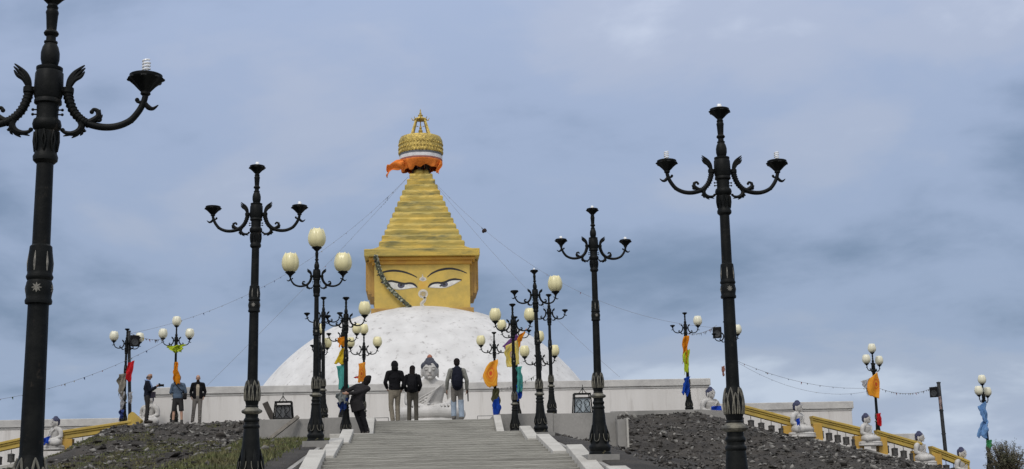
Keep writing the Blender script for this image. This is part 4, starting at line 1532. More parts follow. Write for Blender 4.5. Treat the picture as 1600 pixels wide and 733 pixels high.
statue_at(1113, 604, 662, 48, R(32), 'white seated statue with blue cloth between the yellow-scarf lamp and nearest right post')
statue_at(1250, 625, 684, 48, R(50), 'white seated statue in the gap right of the upper right balustrade')
statue_at(1357, 645, 697, 48, R(50), 'white seated statue left of the lamp with the orange square flag')
statue_at(1441, 673, 728, 48, R(52), 'white seated statue between the two lowest yellow balustrades, below the leaning speaker pole')
statue_at(1507, 698, 752, 48, R(40), 'lowest white seated statue, only head and chest above the far right slope')
statue_at(84, 650, 704, 47, R(-48), 'white seated statue holding blue cloth beside the nearest left lamp post')
statue_at(231, 613, 672, 49.2, R(-35), 'white seated statue mostly hidden behind the photographer in dark clothes')

# ================================================================== PEOPLE
def hand(b, wrist, d, side, palm_in, scale=1.0, curl=0.5):
    """d: direction of the forearm, side: towards the thumb, palm_in: where the palm faces"""
    d, side, palm_in = Vector(d).normalized(), Vector(side).normalized(), Vector(palm_in).normalized()
    w = Vector(wrist)
    k = scale
    b.sweep([w, w + d * .05 * k, w + d * .085 * k], [.026 * k, .036 * k, .036 * k], 10, (1.0, .5), up=side)
    for i, (o, ln) in enumerate(((.027, .070), (.009, .080), (-.009, .074), (-.026, .058))):
        r0 = w + d * .085 * k + side * o * k
        c1 = r0 + (d + palm_in * curl * .5).normalized() * ln * .5 * k
        c2 = c1 + (d + palm_in * curl * 1.6).normalized() * ln * .5 * k
        b.sweep([r0 - d * .02, r0, c1, c2], [.0105, .0105, .0098, .0085], 8)
    t0 = w + d * .03 * k + side * .026 * k
    b.sweep([t0, t0 + (d * .6 + side * .7 + palm_in * .3).normalized() * .035 * k, t0 + (d * .6 + side * .7 + palm_in * .3).normalized() * .035 * k + (d + palm_in * .3).normalized() * .032 * k], [.013, .0115, .009], 8)


STD = dict(hipL=(-.09, 0, .93), hipR=(.09, 0, .93), kneeL=(-.105, -.015, .50), kneeR=(.105, -.015, .50), ankL=(-.11, .015, .09), ankR=(.11, .015, .09),
           toeL=(-.125, -.16, .035), toeR=(.125, -.16, .035), pelvis=(0, .005, .95), waist=(0, 0, 1.10), chest=(0, .01, 1.29), neck=(0, .02, 1.47), head=(0, -.012, 1.635),
           shL=(-.185, .015, 1.415), shR=(.185, .015, 1.415), elL=(-.245, .03, 1.13), elR=(.245, .03, 1.13), wrL=(-.25, -.05, .885), wrR=(.25, -.05, .885))


def person(loc, rz, H, label, pose, jacket=None, jacket_long=0.0, trousers=None, shorts=False, hair=None, hair_style='short', shoes=None, skin='skin', sleeve=True,
           hood=False, face=(0, -1, 0), group=None, bare_legs=False, shirt=None, jacket_open=False, beard=None, scarf=None, slim=0.90, legs_two_tone=None, cap=None):
    J = dict(STD)
    J.update(pose)
    J = {k: Vector(v) for k, v in J.items()}
    s = H / 1.76
    f = Vector(face); f.z = 0; f.normalize()
    hd = J['head']
    upv = (hd - J['neck']).normalized()
    rgt = f.cross(Vector((0, 0, 1))).normalized() * -1
    rgt = Vector((0, 0, 1)).cross(f) * -1
    fwd = f
    rotH = Matrix((rgt, -fwd, upv)).transposed()      # local x right, -y front, z up

    def hp(x, y, z):
        return hd + rotH @ Vector((x, y, z))

    q = slim
    b = MB()
    for S in 'LR':
        b.sweep([J['hip' + S], J['hip' + S].lerp(J['knee' + S], .5), J['knee' + S]], [.084 * q, .072 * q, .052 * q], 12)
        b.sweep([J['knee' + S], J['knee' + S].lerp(J['ank' + S], .35), J['ank' + S]], [.052 * q, .056 * q, .036], 12)
        b.sweep([J['ank' + S] + Vector((0, 0, -.03)), J['toe' + S]], [.038, .030], 10)
        b.sweep([J['sh' + S], J['sh' + S].lerp(J['el' + S], .5), J['el' + S]], [.053 * q, .047 * q, .039], 12)
        b.sweep([J['el' + S], J['el' + S].lerp(J['wr' + S], .35), J['wr' + S]], [.039, .038, .025], 12)
        d = (J['wr' + S] - J['el' + S]).normalized()
        inn = (J['chest'] - J['wr' + S]); inn = (inn - d * inn.dot(d)).normalized()
        frw = d.cross(inn)
        if frw.dot(Vector((0, -1, 0.6))) < 0:
            frw = -frw
        hand(b, J['wr' + S], d, frw, inn, 1.0, .6)
    sw = (J['shR'] - J['shL']).normalized()
    b.sweep([J['pelvis'] - Vector((0, 0, .06)), J['pelvis'], J['waist'], J['chest'], J['neck'] - Vector((0, 0, .03))], [.15 * q, .165 * q, .145 * q, .175 * q, .10], 18, (1.0, .66), up=sw)
    b.sweep([J['shL'], J['neck'] - Vector((0, 0, .045)), J['shR']], [.056, .068, .056], 12)
    b.sweep([J['neck'] - Vector((0, 0, .03)), hd - upv * .06], [.060, .055], 12)
    b.ball(hp(0, .005, .028), (.076, .094, .098), 18, 12, rotH)
    b.ball(hp(0, -.018, -.048), (.060, .072, .072), 16, 10, rotH)
    b.sweep([hp(0, -.090, .022), hp(0, -.106, -.018), hp(0, -.100, -.030)], [.009, .013, .013], 8)
    b.ball(hp(0, -.088, -.062), (.024, .010, .008), 10, 6, rotH); b.ball(hp(0, -.078, -.098), (.026, .018, .016), 10, 6, rotH)
    for e1 in (-1, 1):
        b.ball(hp(e1 * .076, .010, -.008), (.012, .020, .032), 8, 6, rotH)
        b.sweep([hp(e1 * .012, -.090, .030), hp(e1 * .046, -.084, .034)], .009, 6)
    root = blob(b, 'person', M[skin], 0.0105, None, loc, rz, 2, 0.4)
    root.scale = (s, s, s)
    tag(root, label, 'person', group)
    for e1 in (-1, 1):
        e = MB(); e.ball(hp(e1 * .031, -.083, .012), (.013, .007, .007), 8, 6, rotH); e.build('eye', M['black_plastic'], root)
    # trousers
    if trousers:
        b = MB()
        for S in 'LR':
            hi, kn, an = J['hip' + S], J['knee' + S], J['ank' + S]
            if shorts:
                b.sweep([hi, hi.lerp(kn, .5), hi.lerp(kn, 1.02)], [.104 * q, .102 * q, .098 * q], 14, round_ends=False)
            else:
                b.sweep([hi, hi.lerp(kn, .5), kn], [.102 * q, .090 * q, .076 * q], 14)
                b.sweep([kn, kn.lerp(an, .5), an + Vector((0, 0, -.03))], [.076 * q, .074 * q, .070 * q], 14, round_ends=False)
                for k in range(5):       # creases
                    c = kn.lerp(an, .1 + .2 * k)
                    b.ball(c + Vector((random.uniform(-.03, .03), -.04, 0)), (.062 * q, .045, .018), 10, 6)
        b.sweep([J['pelvis'] - Vector((0, 0, .10)), J['pelvis'], J['pelvis'].lerp(J['waist'], .55)], [.155 * q, .178 * q, .160 * q], 18, (1.0, .70), up=sw)
        blob(b, 'shorts' if shorts else 'trousers', trousers, 0.0135, root, smooth_it=2, factor=0.4)
    if legs_two_tone:
        b = MB()
        for S in 'LR':
            kn, an = J['knee' + S], J['ank' + S]
            b.sweep([kn + Vector((0, 0, .10)), kn, kn.lerp(an, .5), an + Vector((0, 0, .02))], [.086, .080, .077, .073], 14, round_ends=False)
        blob(b, 'trouser_legs', legs_two_tone, 0.0135, root, smooth_it=2, factor=0.4)
    if shirt:
        b = MB()
        b.sweep([J['pelvis'] + Vector((0, 0, .0)), J['waist'], J['chest'], J['neck'] - Vector((0, 0, .02))], [.172 * q, .160 * q, .186 * q, .088], 18, (1.0, .70), up=sw)
        blob(b, 'shirt', shirt, 0.0135, root, smooth_it=2, factor=0.4)
    if jacket:
        low = J['pelvis'] + Vector((0, 0, -.02))
        b = MB()
        if jacket_open:
            for e1 in (-1, 1):
                o = sw * e1 * .088
                b.sweep([low + o * 1.05, J['waist'] + o, J['chest'] + o, J['neck'] + o * .6 - Vector((0, 0, .07))], [.118 * q, .106 * q, .116 * q, .07], 14, (.9, 1.1), up=sw)
            b.sweep([low + Vector((0, .045, 0)), J['waist'] + Vector((0, .045, 0)), J['chest'] + Vector((0, .045, 0)), J['neck'] + Vector((0, .02, -.03))], [.17 * q, .16 * q, .185 * q, .09], 16, (1.0, .55), up=sw)
        else:
            pts = [J['waist'], J['chest'], J['neck'] - Vector((0, 0, .015))]
            rr = [.178 * q, .200 * q, .095]
            if jacket_long:
                dl = (J['hipL'] + J['hipR']) / 2
                kn = (J['kneeL'] + J['kneeR']) / 2
                pts = [dl.lerp(kn, jacket_long), dl] + pts
                rr = [.215 * q, .195 * q] + rr
            else:
                pts = [low, J['pelvis'].lerp(J['waist'], .4)] + pts
                rr = [.192 * q, .188 * q] + rr
            b.sweep(pts, rr, 20, (1.0, .72), up=sw, round_ends=False)
            for k in range(8):           # folds in the cloth
                c = J['pelvis'].lerp(J['chest'], random.random())
                aa = random.uniform(0, 6.28)
                b.ball(c + Vector((.16 * math.cos(aa), .11 * math.sin(aa), 0)), (.05, .04, .016), 8, 6, Matrix.Rotation(random.uniform(-.6, .6), 3, 'Y'))
        for S in 'LR':
            b.sweep([J['sh' + S], J['sh' + S].lerp(J['el' + S], .5), J['el' + S]], [.078 * q, .070 * q, .063 * q], 12)
            if sleeve:
                b.sweep([J['el' + S], J['el' + S].lerp(J['wr' + S], .5), J['wr' + S]], [.063 * q, .058 * q, .050 * q], 12, round_ends=False)
                for k in range(3):
                    c = J['sh' + S].lerp(J['el' + S], .5 + .25 * k) if k < 2 else J['el' + S].lerp(J['wr' + S], .4)
                    b.ball(c, (.068 * q, .068 * q, .018), 10, 6, Matrix.Rotation(random.uniform(-.4, .4), 3, 'Y'))
        b.sweep([J['shL'] + Vector((0, 0, .004)), J['neck'] - Vector((0, 0, .035)), J['shR'] + Vector((0, 0, .004))], [.076 * q, .090 * q, .076 * q], 12)
        b.sweep([J['neck'] - Vector((0, 0, .03)), J['neck'] + Vector((0, 0, .03))], [.085, .072], 14)
        if hood:
            b.ball(hp(0, .03, .015), (.105, .105, .125), 16, 12, rotH); b.ball(hp(0, .055, -.09), (.10, .085, .09), 14, 10, rotH)
        blob(b, 'jacket', jacket, 0.0135, root, smooth_it=2, factor=0.4)
    if hair:
        b = MB()
        if hair_style == 'short':
            b.ball(hp(0, .022, .046), (.091, .096, .096), 16, 12, rotH); b.ball(hp(0, .045, -.015), (.084, .072, .085), 14, 10, rotH)
        elif hair_style == 'long':
            b.ball(hp(0, .020, .043), (.090, .094, .096), 16, 12, rotH)
            b.sweep([hp(0, .045, .02), hp(0, .075, -.10), hp(0, .10, -.24), hp(0, .105, -.36)], [.088, .088, .095, .06], 14, (1.0, .6), up=rgt)
        elif hair_style == 'bob':
            b.ball(hp(0, .014, .040), (.096, .102, .10), 16, 12, rotH)
            b.sweep([hp(0, .035, .02), hp(0, .045, -.06), hp(0, .045, -.12)], [.098, .100, .078], 14, (1.0, .85), up=rgt)
        elif hair_style == 'bald':
            for e1 in (-1, 1):
                b.ball(hp(e1 * .066, .035, .005), (.018, .050, .04), 10, 8, rotH)
            b.ball(hp(0, .078, -.01), (.055, .025, .05), 12, 8, rotH)
        blob(b, 'hair', hair, 0.011, root, smooth_it=1, factor=0.4)
    if beard:
        b = MB()
        b.ball(hp(0, -.052, -.088), (.053, .050, .036), 14, 10, rotH); b.ball(hp(0, -.088, -.048), (.030, .014, .007), 8, 6, rotH)
        blob(b, 'beard', beard, 0.010, root, smooth_it=1)
    if shoes:
        for S in 'LR':
            b = MB()
            a, t = J['ank' + S], J['toe' + S]
            b.sweep([a + Vector((0, .035, -.045)), a.lerp(t, .5) + Vector((0, 0, -.012)), t + Vector((0, -.02, .005))], [.048, .046, .038], 12)
            b.sweep([a + Vector((0, 0, .06)), a + Vector((0, .01, -.04))], [.050, .050], 12)
            blob(b, 'shoe', shoes, 0.011, root, smooth_it=1)
    if scarf:
        b = MB()
        pts = [J['neck'] + Vector((.082 * math.cos(2 * math.pi * k / 14), .075 * math.sin(2 * math.pi * k / 14), .035 + .02 * math.sin(2 * math.pi * k / 14))) for k in range(15)]
        b.sweep(pts, .030, 8)
        b.sweep([J['neck'] + Vector((.02, -.08, .0)), J['chest'] + Vector((.03, -.145, .03)), J['chest'] + Vector((.03, -.15, -.10))], [.03, .032, .026], 8)
        blob(b, 'scarf', scarf, 0.011, root, smooth_it=1)
    return root


black_c = cloth_mat('black_cloth', (0.012, 0.012, 0.014))
char_c = cloth_mat('charcoal_cloth', (0.030, 0.028, 0.030))
navy_c = cloth_mat('dark_navy_cloth', (0.014, 0.016, 0.026))
khaki_c = cloth_mat('khaki_cloth', (0.22, 0.195, 0.155))
olive_c = cloth_mat('dark_olive_cloth', (0.085, 0.078, 0.066))
jean_c = cloth_mat('pale_blue_denim', (0.30, 0.36, 0.44))
tan_c = cloth_mat('grey_tan_cloth', (0.19, 0.175, 0.16))
greyj_c = cloth_mat('grey_green_cloth', (0.22, 0.22, 0.20))
slate_c = cloth_mat('slate_blue_cloth', (0.10, 0.14, 0.20))
beige_c = cloth_mat('beige_cloth', (0.38, 0.33, 0.26))
dgrey_c = cloth_mat('dark_grey_cloth', (0.040, 0.038, 0.040))
paleblue_c = cloth_mat('pale_blue_cloth', (0.30, 0.42, 0.68))
hair_m = mat('dark_brown_hair', (0.008, 0.006, 0.006), 0.75, (0.014, 0.011, 0.010), 40, bump=0.5, bscale=60, spec=0.1)
ghair_m = mat('grey_hair', (0.10, 0.095, 0.09), 0.6, (0.06, 0.055, 0.05), 40, bump=0.5, bscale=60)
shoe_m = mat('dark_brown_leather', (0.030, 0.024, 0.020), 0.5)

PI = math.pi
p = at(715, 657, 36.9)
bp_loc = Vector((p.x, 36.9, 3.58))
person(bp_loc, PI, 1.77, 'person with short dark hair, navy backpack and pale jeans atop the stairs',
       dict(kneeR=(.10, -.10, .51), ankR=(.10, -.03, .12), toeR=(.11, -.20, .06), kneeL=(-.10, .0, .50), ankL=(-.11, .07, .09), toeL=(-.12, -.10, .035), elL=(-.275, .04, 1.13), elR=(.275, .03, 1.13), wrL=(-.27, -.06, .89), wrR=(.285, -.07, .90)),
       jacket=greyj_c, trousers=tan_c, legs_two_tone=jean_c, hair=hair_m, shoes=shoe_m, skin='skin_dark')


def backpack(loc, rz, label, m, w=.30, h=.44, z0=1.00, tilt=0.0):
    b = MB()
    t = thing('backpack', loc, label, 'backpack', None, rz)
    b.sweep([(0, .205, z0), (0, .225, z0 + h * .3), (0, .225, z0 + h * .7), (0, .20, z0 + h)], [w * .50, w * .54, w * .52, w * .38], 18, (1.0, .55), up=(1, 0, 0))
    blob(b, 'bag', m, 0.013, t, smooth_it=2)
    b = MB()
    b.sweep([(0, .30, z0 + .03), (0, .315, z0 + .12), (0, .305, z0 + .20)], [w * .36, w * .38, w * .33], 14, (1.0, .40), up=(1, 0, 0))
    blob(b, 'front_pocket', m, 0.012, t, smooth_it=2)
    for e1 in (-1, 1):
        b = MB()
        b.sweep(curve([(e1 * .10, .15, z0 + h * .95), (e1 * .115, .04, 1.50), (e1 * .125, -.12, 1.42), (e1 * .13, -.165, 1.28), (e1 * .15, -.10, 1.12), (e1 * .13, .13, z0 + .06)], 4), .022, 8, (1.0, .4), up=(1, 0, 0))
        b.build('strap', m, t)
    b = MB()
    b.sweep(curve([(-.035, .205, z0 + h), (0, .20, z0 + h + .06), (.035, .205, z0 + h)], 4), .010, 6)
    b.build('loop', m, t)
    return t


backpack(bp_loc, PI, 'dark navy backpack worn by the person in pale jeans', navy_c)
b = MB(); q = bp_loc + Vector((.30, .12, .92))
b.sweep([q, q + Vector((.01, .02, -.34))], [.020, .016], 8); b.sweep([q + Vector((0, 0, .02)), q], [.028, .028], 8)
tag(b.build('folded_umbrella', M['black_plastic']), 'short black folded umbrella in the right hand of the backpack wearer', 'umbrella')

p = at(617, 657, 37.4)
person((p.x, 37.4, 3.58), PI + .12, 1.78, 'person in hooded black jacket and khaki trousers, left of the long-haired person',
       dict(kneeL=(-.085, -.08, .51), ankL=(-.085, .0, .10), toeL=(-.09, -.17, .04), ankR=(.06, .06, .09), toeR=(.06, -.11, .035), elL=(-.26, .03, 1.14), elR=(.27, .02, 1.15), wrL=(-.22, -.12, .97), wrR=(.20, -.13, 1.0)),
       jacket=black_c, trousers=khaki_c, hair=hair_m, hood=True, shoes=shoe_m)
p = at(645, 657, 37.3)
wp = Vector((p.x, 37.3, 3.58))
person(wp, PI - .1, 1.63, 'person with long dark hair and olive trousers in front of the big statue',
       dict(elL=(-.25, .02, 1.14), elR=(.25, .02, 1.14), wrL=(-.18, -.16, 1.0), wrR=(.20, -.16, .98)), jacket=black_c, trousers=olive_c, hair=hair_m, hair_style='long', shoes=shoe_m)
bk = backpack(wp, PI - .1, 'small black backpack worn by the long-haired person', black_c, .26, .36, 1.02)
bk.scale = (.93, .93, .93)

# person bending to the left beside the post
p = at(561, 682, 33.8)
lp_ = Vector((p.x, 33.8, 3.12))
person(lp_, PI, 1.70, 'person in long dark coat bending towards a lamp post with both arms stretched out',
       dict(hipL=(.0, .05, .88), hipR=(.16, .0, .88), pelvis=(.08, .03, .91), waist=(.04, .03, 1.04), chest=(-.06, .0, 1.19), neck=(-.14, -.04, 1.33), head=(-.20, -.09, 1.465),
            shL=(-.24, .02, 1.21), shR=(.06, -.06, 1.29), elL=(.05, .17, 1.10), elR=(.29, -.08, 1.19), wrL=(.27, .24, 1.08), wrR=(.49, -.12, 1.10),
            kneeL=(-.10, .02, .50), kneeR=(.04, -.06, .49), ankL=(-.23, .06, .09), ankR=(-.11, -.04, .09), toeL=(-.19, -.10, .035), toeR=(-.05, -.19, .035)),
       jacket=char_c, jacket_long=0.62, trousers=black_c, hair=hair_m, hair_style='bob', shoes=shoe_m, face=(.6, -.8, 0))

# the three men on the left crest
p = at(229, 661, 47.5)
pl = Vector((p.x, 47.5, p.z))
person(pl, R(100), 1.76, 'person in dark shirt with pale blue scarf looking down at a camera',
       dict(elL=(-.22, -.08, 1.13), elR=(.22, -.08, 1.13), wrL=(-.10, -.29, 1.27), wrR=(.10, -.29, 1.27), head=(0, -.045, 1.625)),
       jacket=navy_c, trousers=dgrey_c, hair=ghair_m, hair_style='bald', shoes=shoe_m, skin='skin_dark', scarf=paleblue_c)
cm = thing('camera', pl + Matrix.Rotation(R(100), 3, 'Z') @ Vector((0, -.40, 1.33)), 'black photo camera held by the person with the pale blue scarf', 'camera', None, R(100))
b = MB(); b.box((0, 0, 0), (.15, .07, .10)); b.box((0, -.0, .06), (.06, .06, .03)); b.build('camera_body', M['black_plastic'], cm, smooth=False, bevel=.008)
b = MB(); b.lathe([(.042, 0), (.042, .08), (.046, .085), (.046, .13), (.038, .13), (.0, .12)], 18, (0, -.03, 0), rot=Matrix.Rotation(R(90), 3, 'X')); b.build('lens', M['black_plastic'], cm)
b = MB(); b.sweep(curve([pl + Matrix.Rotation(R(100), 3, 'Z') @ Vector(v) for v in ((.12, -.10, 1.42), (.17, -.17, 1.25), (.19, -.13, 1.06))], 4), .012, 6)
q = pl + Matrix.Rotation(R(100), 3, 'Z') @ Vector((.06, -.20, 1.0))
b.box(q, (.20, .16, .20), R(100))
tag(b.build('camera_bag', mat('dusky_purple_fabric', (0.06, 0.05, 0.075), 0.85), bevel=.02), 'small dusky purple camera bag hanging at the photographer\'s waist', 'bag')

p = at(277, 664, 47.6)
p6 = Vector((p.x, 47.6, p.z))
person(p6, PI + .05, 1.76, 'person in slate blue top and dark shorts with bare legs, back turned',
       dict(elL=(-.26, -.03, 1.15), elR=(.26, -.03, 1.15), wrL=(-.15, -.22, 1.22), wrR=(.15, -.22, 1.22), kneeL=(-.13, -.01, .5), kneeR=(.13, -.01, .5), ankL=(-.15, .02, .09), ankR=(.15, .02, .09), toeL=(-.17, -.14, .035), toeR=(.17, -.14, .035)),
       jacket=slate_c, trousers=dgrey_c, shorts=True, hair=ghair_m, shoes=shoe_m)
rm = Matrix.Rotation(PI + .05, 3, 'Z')
bgt = thing('shoulder_bag', p6, 'black shoulder bag at the right hip of the person in shorts', 'bag', None, PI + .05)
b = MB(); b.box((-.25, .08, 1.0), (.12, .22, .22)); b.build('pouch', M['black_plastic'], bgt, bevel=.03)
b = MB(); b.sweep(curve([(-.24, .10, 1.10), (-.06, .19, 1.28), (.10, .13, 1.46), (.12, -.03, 1.49), (.02, -.17, 1.32), (-.2, -.06, 1.1)], 5), .014, 6); b.build('strap', M['black_plastic'], bgt)

p = at(308, 661, 48.0)
person((p.x, 48.0, p.z), R(6), 1.72, 'bearded balding person in open black jacket over beige shirt, facing the camera',
       dict(elL=(-.26, .06, 1.14), elR=(.26, .06, 1.14), wrL=(-.22, -.02, .95), wrR=(.22, -.02, .95), kneeL=(-.13, -.01, .5), ankL=(-.17, .02, .09), toeL=(-.19, -.14, .035), kneeR=(.09, -.02, .5), ankR=(.09, .01, .09), toeR=(.12, -.15, .035)),
       jacket=black_c, jacket_open=True, shirt=beige_c, trousers=tan_c, hair=hair_m, hair_style='bald', shoes=shoe_m, beard=hair_m)

# ================================================================== FLAGS AND SCARVES
FC = {}


def colour(name, c):
    if name not in FC:
        FC[name] = thin_cloth(cloth_mat(name + '_flag_cloth', c, 0.7))
    return FC[name]


def emblem_mat(name, base, mid, dark, c=(0.5, 0.5)):
    """cloth with a printed round emblem of rings, placed by the cloth's own UV"""
    m = bpy.data.materials.new(name)
    m.use_nodes = True
    t = m.node_tree
    p_ = t.nodes['Principled BSDF']
    p_.inputs['Roughness'].default_value = 0.8
    uv = t.nodes.new('ShaderNodeUVMap')
    mp = t.nodes.new('ShaderNodeMapping')
    mp.inputs['Location'].default_value = (-c[0], -c[1], 0)
    t.links.new(uv.outputs[0], mp.inputs[0])
    ln = t.nodes.new('ShaderNodeVectorMath'); ln.operation = 'LENGTH'
    nz = t.nodes.new('ShaderNodeTexNoise'); nz.inputs['Scale'].default_value = 4
    t.links.new(mp.outputs[0], ln.inputs[0]); t.links.new(mp.outputs[0], nz.inputs[0])
    ad = t.nodes.new('ShaderNodeMath'); ad.operation = 'MULTIPLY_ADD'; ad.inputs[1].default_value = 0.12
    t.links.new(nz.outputs[0], ad.inputs[0]); t.links.new(ln.outputs['Value'], ad.inputs[2])
    r = t.nodes.new('ShaderNodeValToRGB')
    r.color_ramp.interpolation = 'LINEAR'
    el = r.color_ramp.elements
    el[0].position, el[0].color = 0.0, (*dark, 1)
    el[1].position, el[1].color = 1.0, (*mid, 1)
    for ps, cc in ((0.14, dark), (0.16, base), (0.20, mid), (0.26, dark), (0.29, base), (0.42, base), (0.45, mid), (0.50, base), (0.62, mid), (0.68, base)):
        e_ = el.new(ps); e_.color = (*cc, 1)
    t.links.new(ad.outputs[0], r.inputs[0])
    t.links.new(r.outputs[0], p_.inputs['Base Color'])
    return thin_cloth(m)


def flag(name, label, cat, D, TL, TR, BL, BR, m, bulge=(0, 0), wave=0.05, freq=2.0, rag=0.0, nu=14, nv=18, group=None, seed=0):
    """cloth spanned between four points seen at px positions, at distance D; bulge pushes left/right edges outwards (px)"""
    k = D / FOCAL
    wave *= 0.7
    rag *= 0.55
    A, Bq, C_, D_ = at(*TL, D), at(*TR, D), at(*BL, D), at(*BR, D)
    rr = random.Random(seed + len(label))
    ph = rr.uniform(0, 6)

    def fn(u, v):
        p = A.lerp(Bq, u).lerp(C_.lerp(D_, u), v)
        bl = math.sin(math.pi * v)
        p = p + Vector((-bulge[0] * k * bl * (1 - u) + bulge[1] * k * bl * u, 0, 0))
        w = wave * (math.sin(freq * 2 * math.pi * u + ph + 2.2 * v) + 0.6 * math.sin(freq * 3.1 * u + 5.0 * v + ph * 2))
        z = rag * pnoise(Vector((u * 5 + seed, v * 0.5, ph))) * v
        x = rag * 0.5 * pnoise(Vector((v * 4 + seed, 3.3, ph + 2 * u)))
        return p + Vector((x + 0.25 * w, w, z))

    b = MB().sheet(fn, nu, nv, 0.004)
    o = b.build(name, m, angle=180)
    uvl = o.data.uv_layers.new(name='UVMap')
    n1 = (nu + 1) * (nv + 1)
    for lp in o.data.loops:
        vi = lp.vertex_index % n1
        uvl.data[lp.index].uv = ((vi // (nv + 1)) / nu, (vi % (nv + 1)) / nv)
    return tag(o, label, cat, group)


ORG, YEL, TEAL, BLU, RED, PUR, YGR, PBL, GRN, WHT, BEI = (0.80, 0.30, 0.02), (0.75, 0.55, 0.04), (0.10, 0.42, 0.38), (0.02, 0.08, 0.45), (0.70, 0.03, 0.04), (0.22, 0.09, 0.30), (0.55, 0.66, 0.05), (0.22, 0.42, 0.75), (0.06, 0.30, 0.12), (0.62, 0.62, 0.64), (0.35, 0.32, 0.27)
em1 = emblem_mat('orange_emblem_cloth', (0.78, 0.32, 0.02), (0.85, 0.48, 0.04), (0.72, 0.10, 0.02), (0.52, 0.47))
em2 = emblem_mat('orange_square_emblem_cloth', (0.82, 0.34, 0.02), (0.85, 0.42, 0.03), (0.72, 0.12, 0.02), (0.72, 0.42))
flag('flag', 'orange flag with a ringed emblem bulging in the wind right of the backpack wearer', 'flag', 46.6, (766, 566), (777.5, 561), (762, 606), (777.5, 603), em1, (9, 0), 0.06, 1.0, 0.12)
flag('scarf', 'dark olive scarf remnant tied below the orange emblem flag', 'scarf', 46.8, (770, 608), (780, 606), (772, 640), (778, 636), colour('olive', (0.12, 0.12, 0.06)), (2, 1), 0.05, 1.5, 0.25)
flag('scarf', 'deep blue scarf tied low on the post below the orange emblem flag', 'scarf', 46.6, (771, 627), (779, 620), (771, 655), (782, 652), colour('blue', BLU), (1, 2), 0.05, 1.5, 0.2)
em3 = emblem_mat('yellow_emblem_cloth', (0.70, 0.55, 0.10), (0.75, 0.66, 0.30), (0.32, 0.16, 0.28), (0.5, 0.55))
flag('flag', 'yellow flag with purple border flapping behind the post with two ivory globes', 'flag', 45.0, (790, 541), (812, 530), (793, 574), (811, 570), em3, (2, 0), 0.07, 1.2, 0.18)
flag('scarf', 'purple scarf streaming left above the yellow flag', 'scarf', 45.1, (785, 541), (808, 521), (790, 549), (812, 531), colour('purple', PUR), (0, 0), 0.05, 1.5, 0.2)
flag('scarf', 'orange scarf streaming up right of the post above the yellow flag', 'scarf', 44.9, (809, 527), (823, 513), (810, 545), (818, 528), colour('orange', ORG), (0, 0), 0.05, 1.4, 0.2)
flag('scarf', 'long teal scarf hanging along the distant post right of the statue', 'scarf', 45.0, (806, 574), (815, 572), (808, 612), (816, 610), colour('teal', TEAL), (0, 1), 0.05, 1.3, 0.25)
flag('scarf', 'blue scarf under the teal one on the distant post', 'scarf', 45.05, (806, 602), (817, 598), (807, 626), (815, 620), colour('blue', BLU), (1, 0), 0.05, 1.4, 0.25)
flag('scarf', 'small orange scarf high on the post left of the bending person', 'scarf', 45.2, (528, 528), (538, 526), (528, 541), (539, 541), colour('orange', ORG), (0, 0), 0.04, 1.2, 0.15)
flag('flag', 'yellow triangular flag left of the post beside the bending person', 'flag', 45.2, (534, 545), (538, 544), (522, 569), (538, 570), colour('yellow', YEL), (0, 0), 0.05, 1.2, 0.12)
flag('scarf', 'teal scarf behind the post beside the bending person', 'scarf', 45.2, (527, 572), (537, 570), (528, 606), (546, 608), colour('teal', TEAL), (0, 0), 0.05, 1.5, 0.2)
em4 = emblem_mat('orange_banner_cloth', (0.80, 0.27, 0.02), (0.85, 0.45, 0.04), (0.60, 0.10, 0.02), (0.5, 0.55))
flag('banner', 'narrow orange banner with a ringed emblem above the bending person', 'banner', 46.7, (560, 568), (571, 566), (559, 598), (571, 597), em4, (0, 0), 0.04, 1.0, 0.08)
flag('scarf', 'tiny red scarf left of the narrow orange banner', 'scarf', 46.75, (552, 590), (560, 587), (556, 591), (560, 592), colour('red', RED), (0, 0), 0.03, 1.2, 0.06)
flag('cloth', 'grey-white cloth bundle held out by the bending person', 'cloth', 33.6, (526, 615), (541, 612), (528, 629), (542, 630), colour('grey', (0.30, 0.32, 0.32)), (2, 1), 0.06, 2.0, 0.16)
flag('scarf', 'blue scarf knotted on the lamp post below the grey-white cloth', 'scarf', 33.65, (528, 630), (545, 612), (529, 643), (541, 640), colour('dark_blue', (0.03, 0.06, 0.22)), (0, 0), 0.05, 2.0, 0.14)
flag('flag', 'bright red flag hanging at the left end of the crest', 'flag', 49.3, (201, 567), (209.5, 563), (191, 593), (204, 597), colour('red', RED), (0, 0), 0.05, 1.2, 0.1)
flag('cloth', 'faded beige cloth hanging left of the red flag', 'cloth', 49.2, (188, 585), (196, 583), (183, 612), (193, 624), colour('beige', BEI), (3, 1), 0.07, 1.4, 0.3)
flag('scarf', 'white scarf trailing low on the post at the left end of the crest', 'scarf', 49.2, (190, 612), (195, 612), (187, 650), (191, 648), colour('white', WHT), (0, 0), 0.06, 2.0, 0.35)
flag('scarf', 'dark blue and white scarf at the foot of the left crest lamp', 'scarf', 49.0, (187, 641), (192, 640), (186, 655), (192, 655), colour('dusk_blue', (0.06, 0.09, 0.30)), (0, 1), 0.06, 2.0, 0.25)
flag('scarf', 'white scarf wrapped round the speaker pole left of the photographer', 'scarf', 49.5, (199, 614), (208, 612), (200, 628), (206, 630), colour('white', WHT), (0, 0), 0.05, 1.5, 0.2)
flag('cloth', 'yellow-green cloth draped across the arms of the three-globe lamp on the left crest', 'cloth', 49.0, (262, 541), (290, 538), (271, 552), (284, 550), colour('yellow_green', YGR), (2, -2), 0.08, 2.4, 0.28)
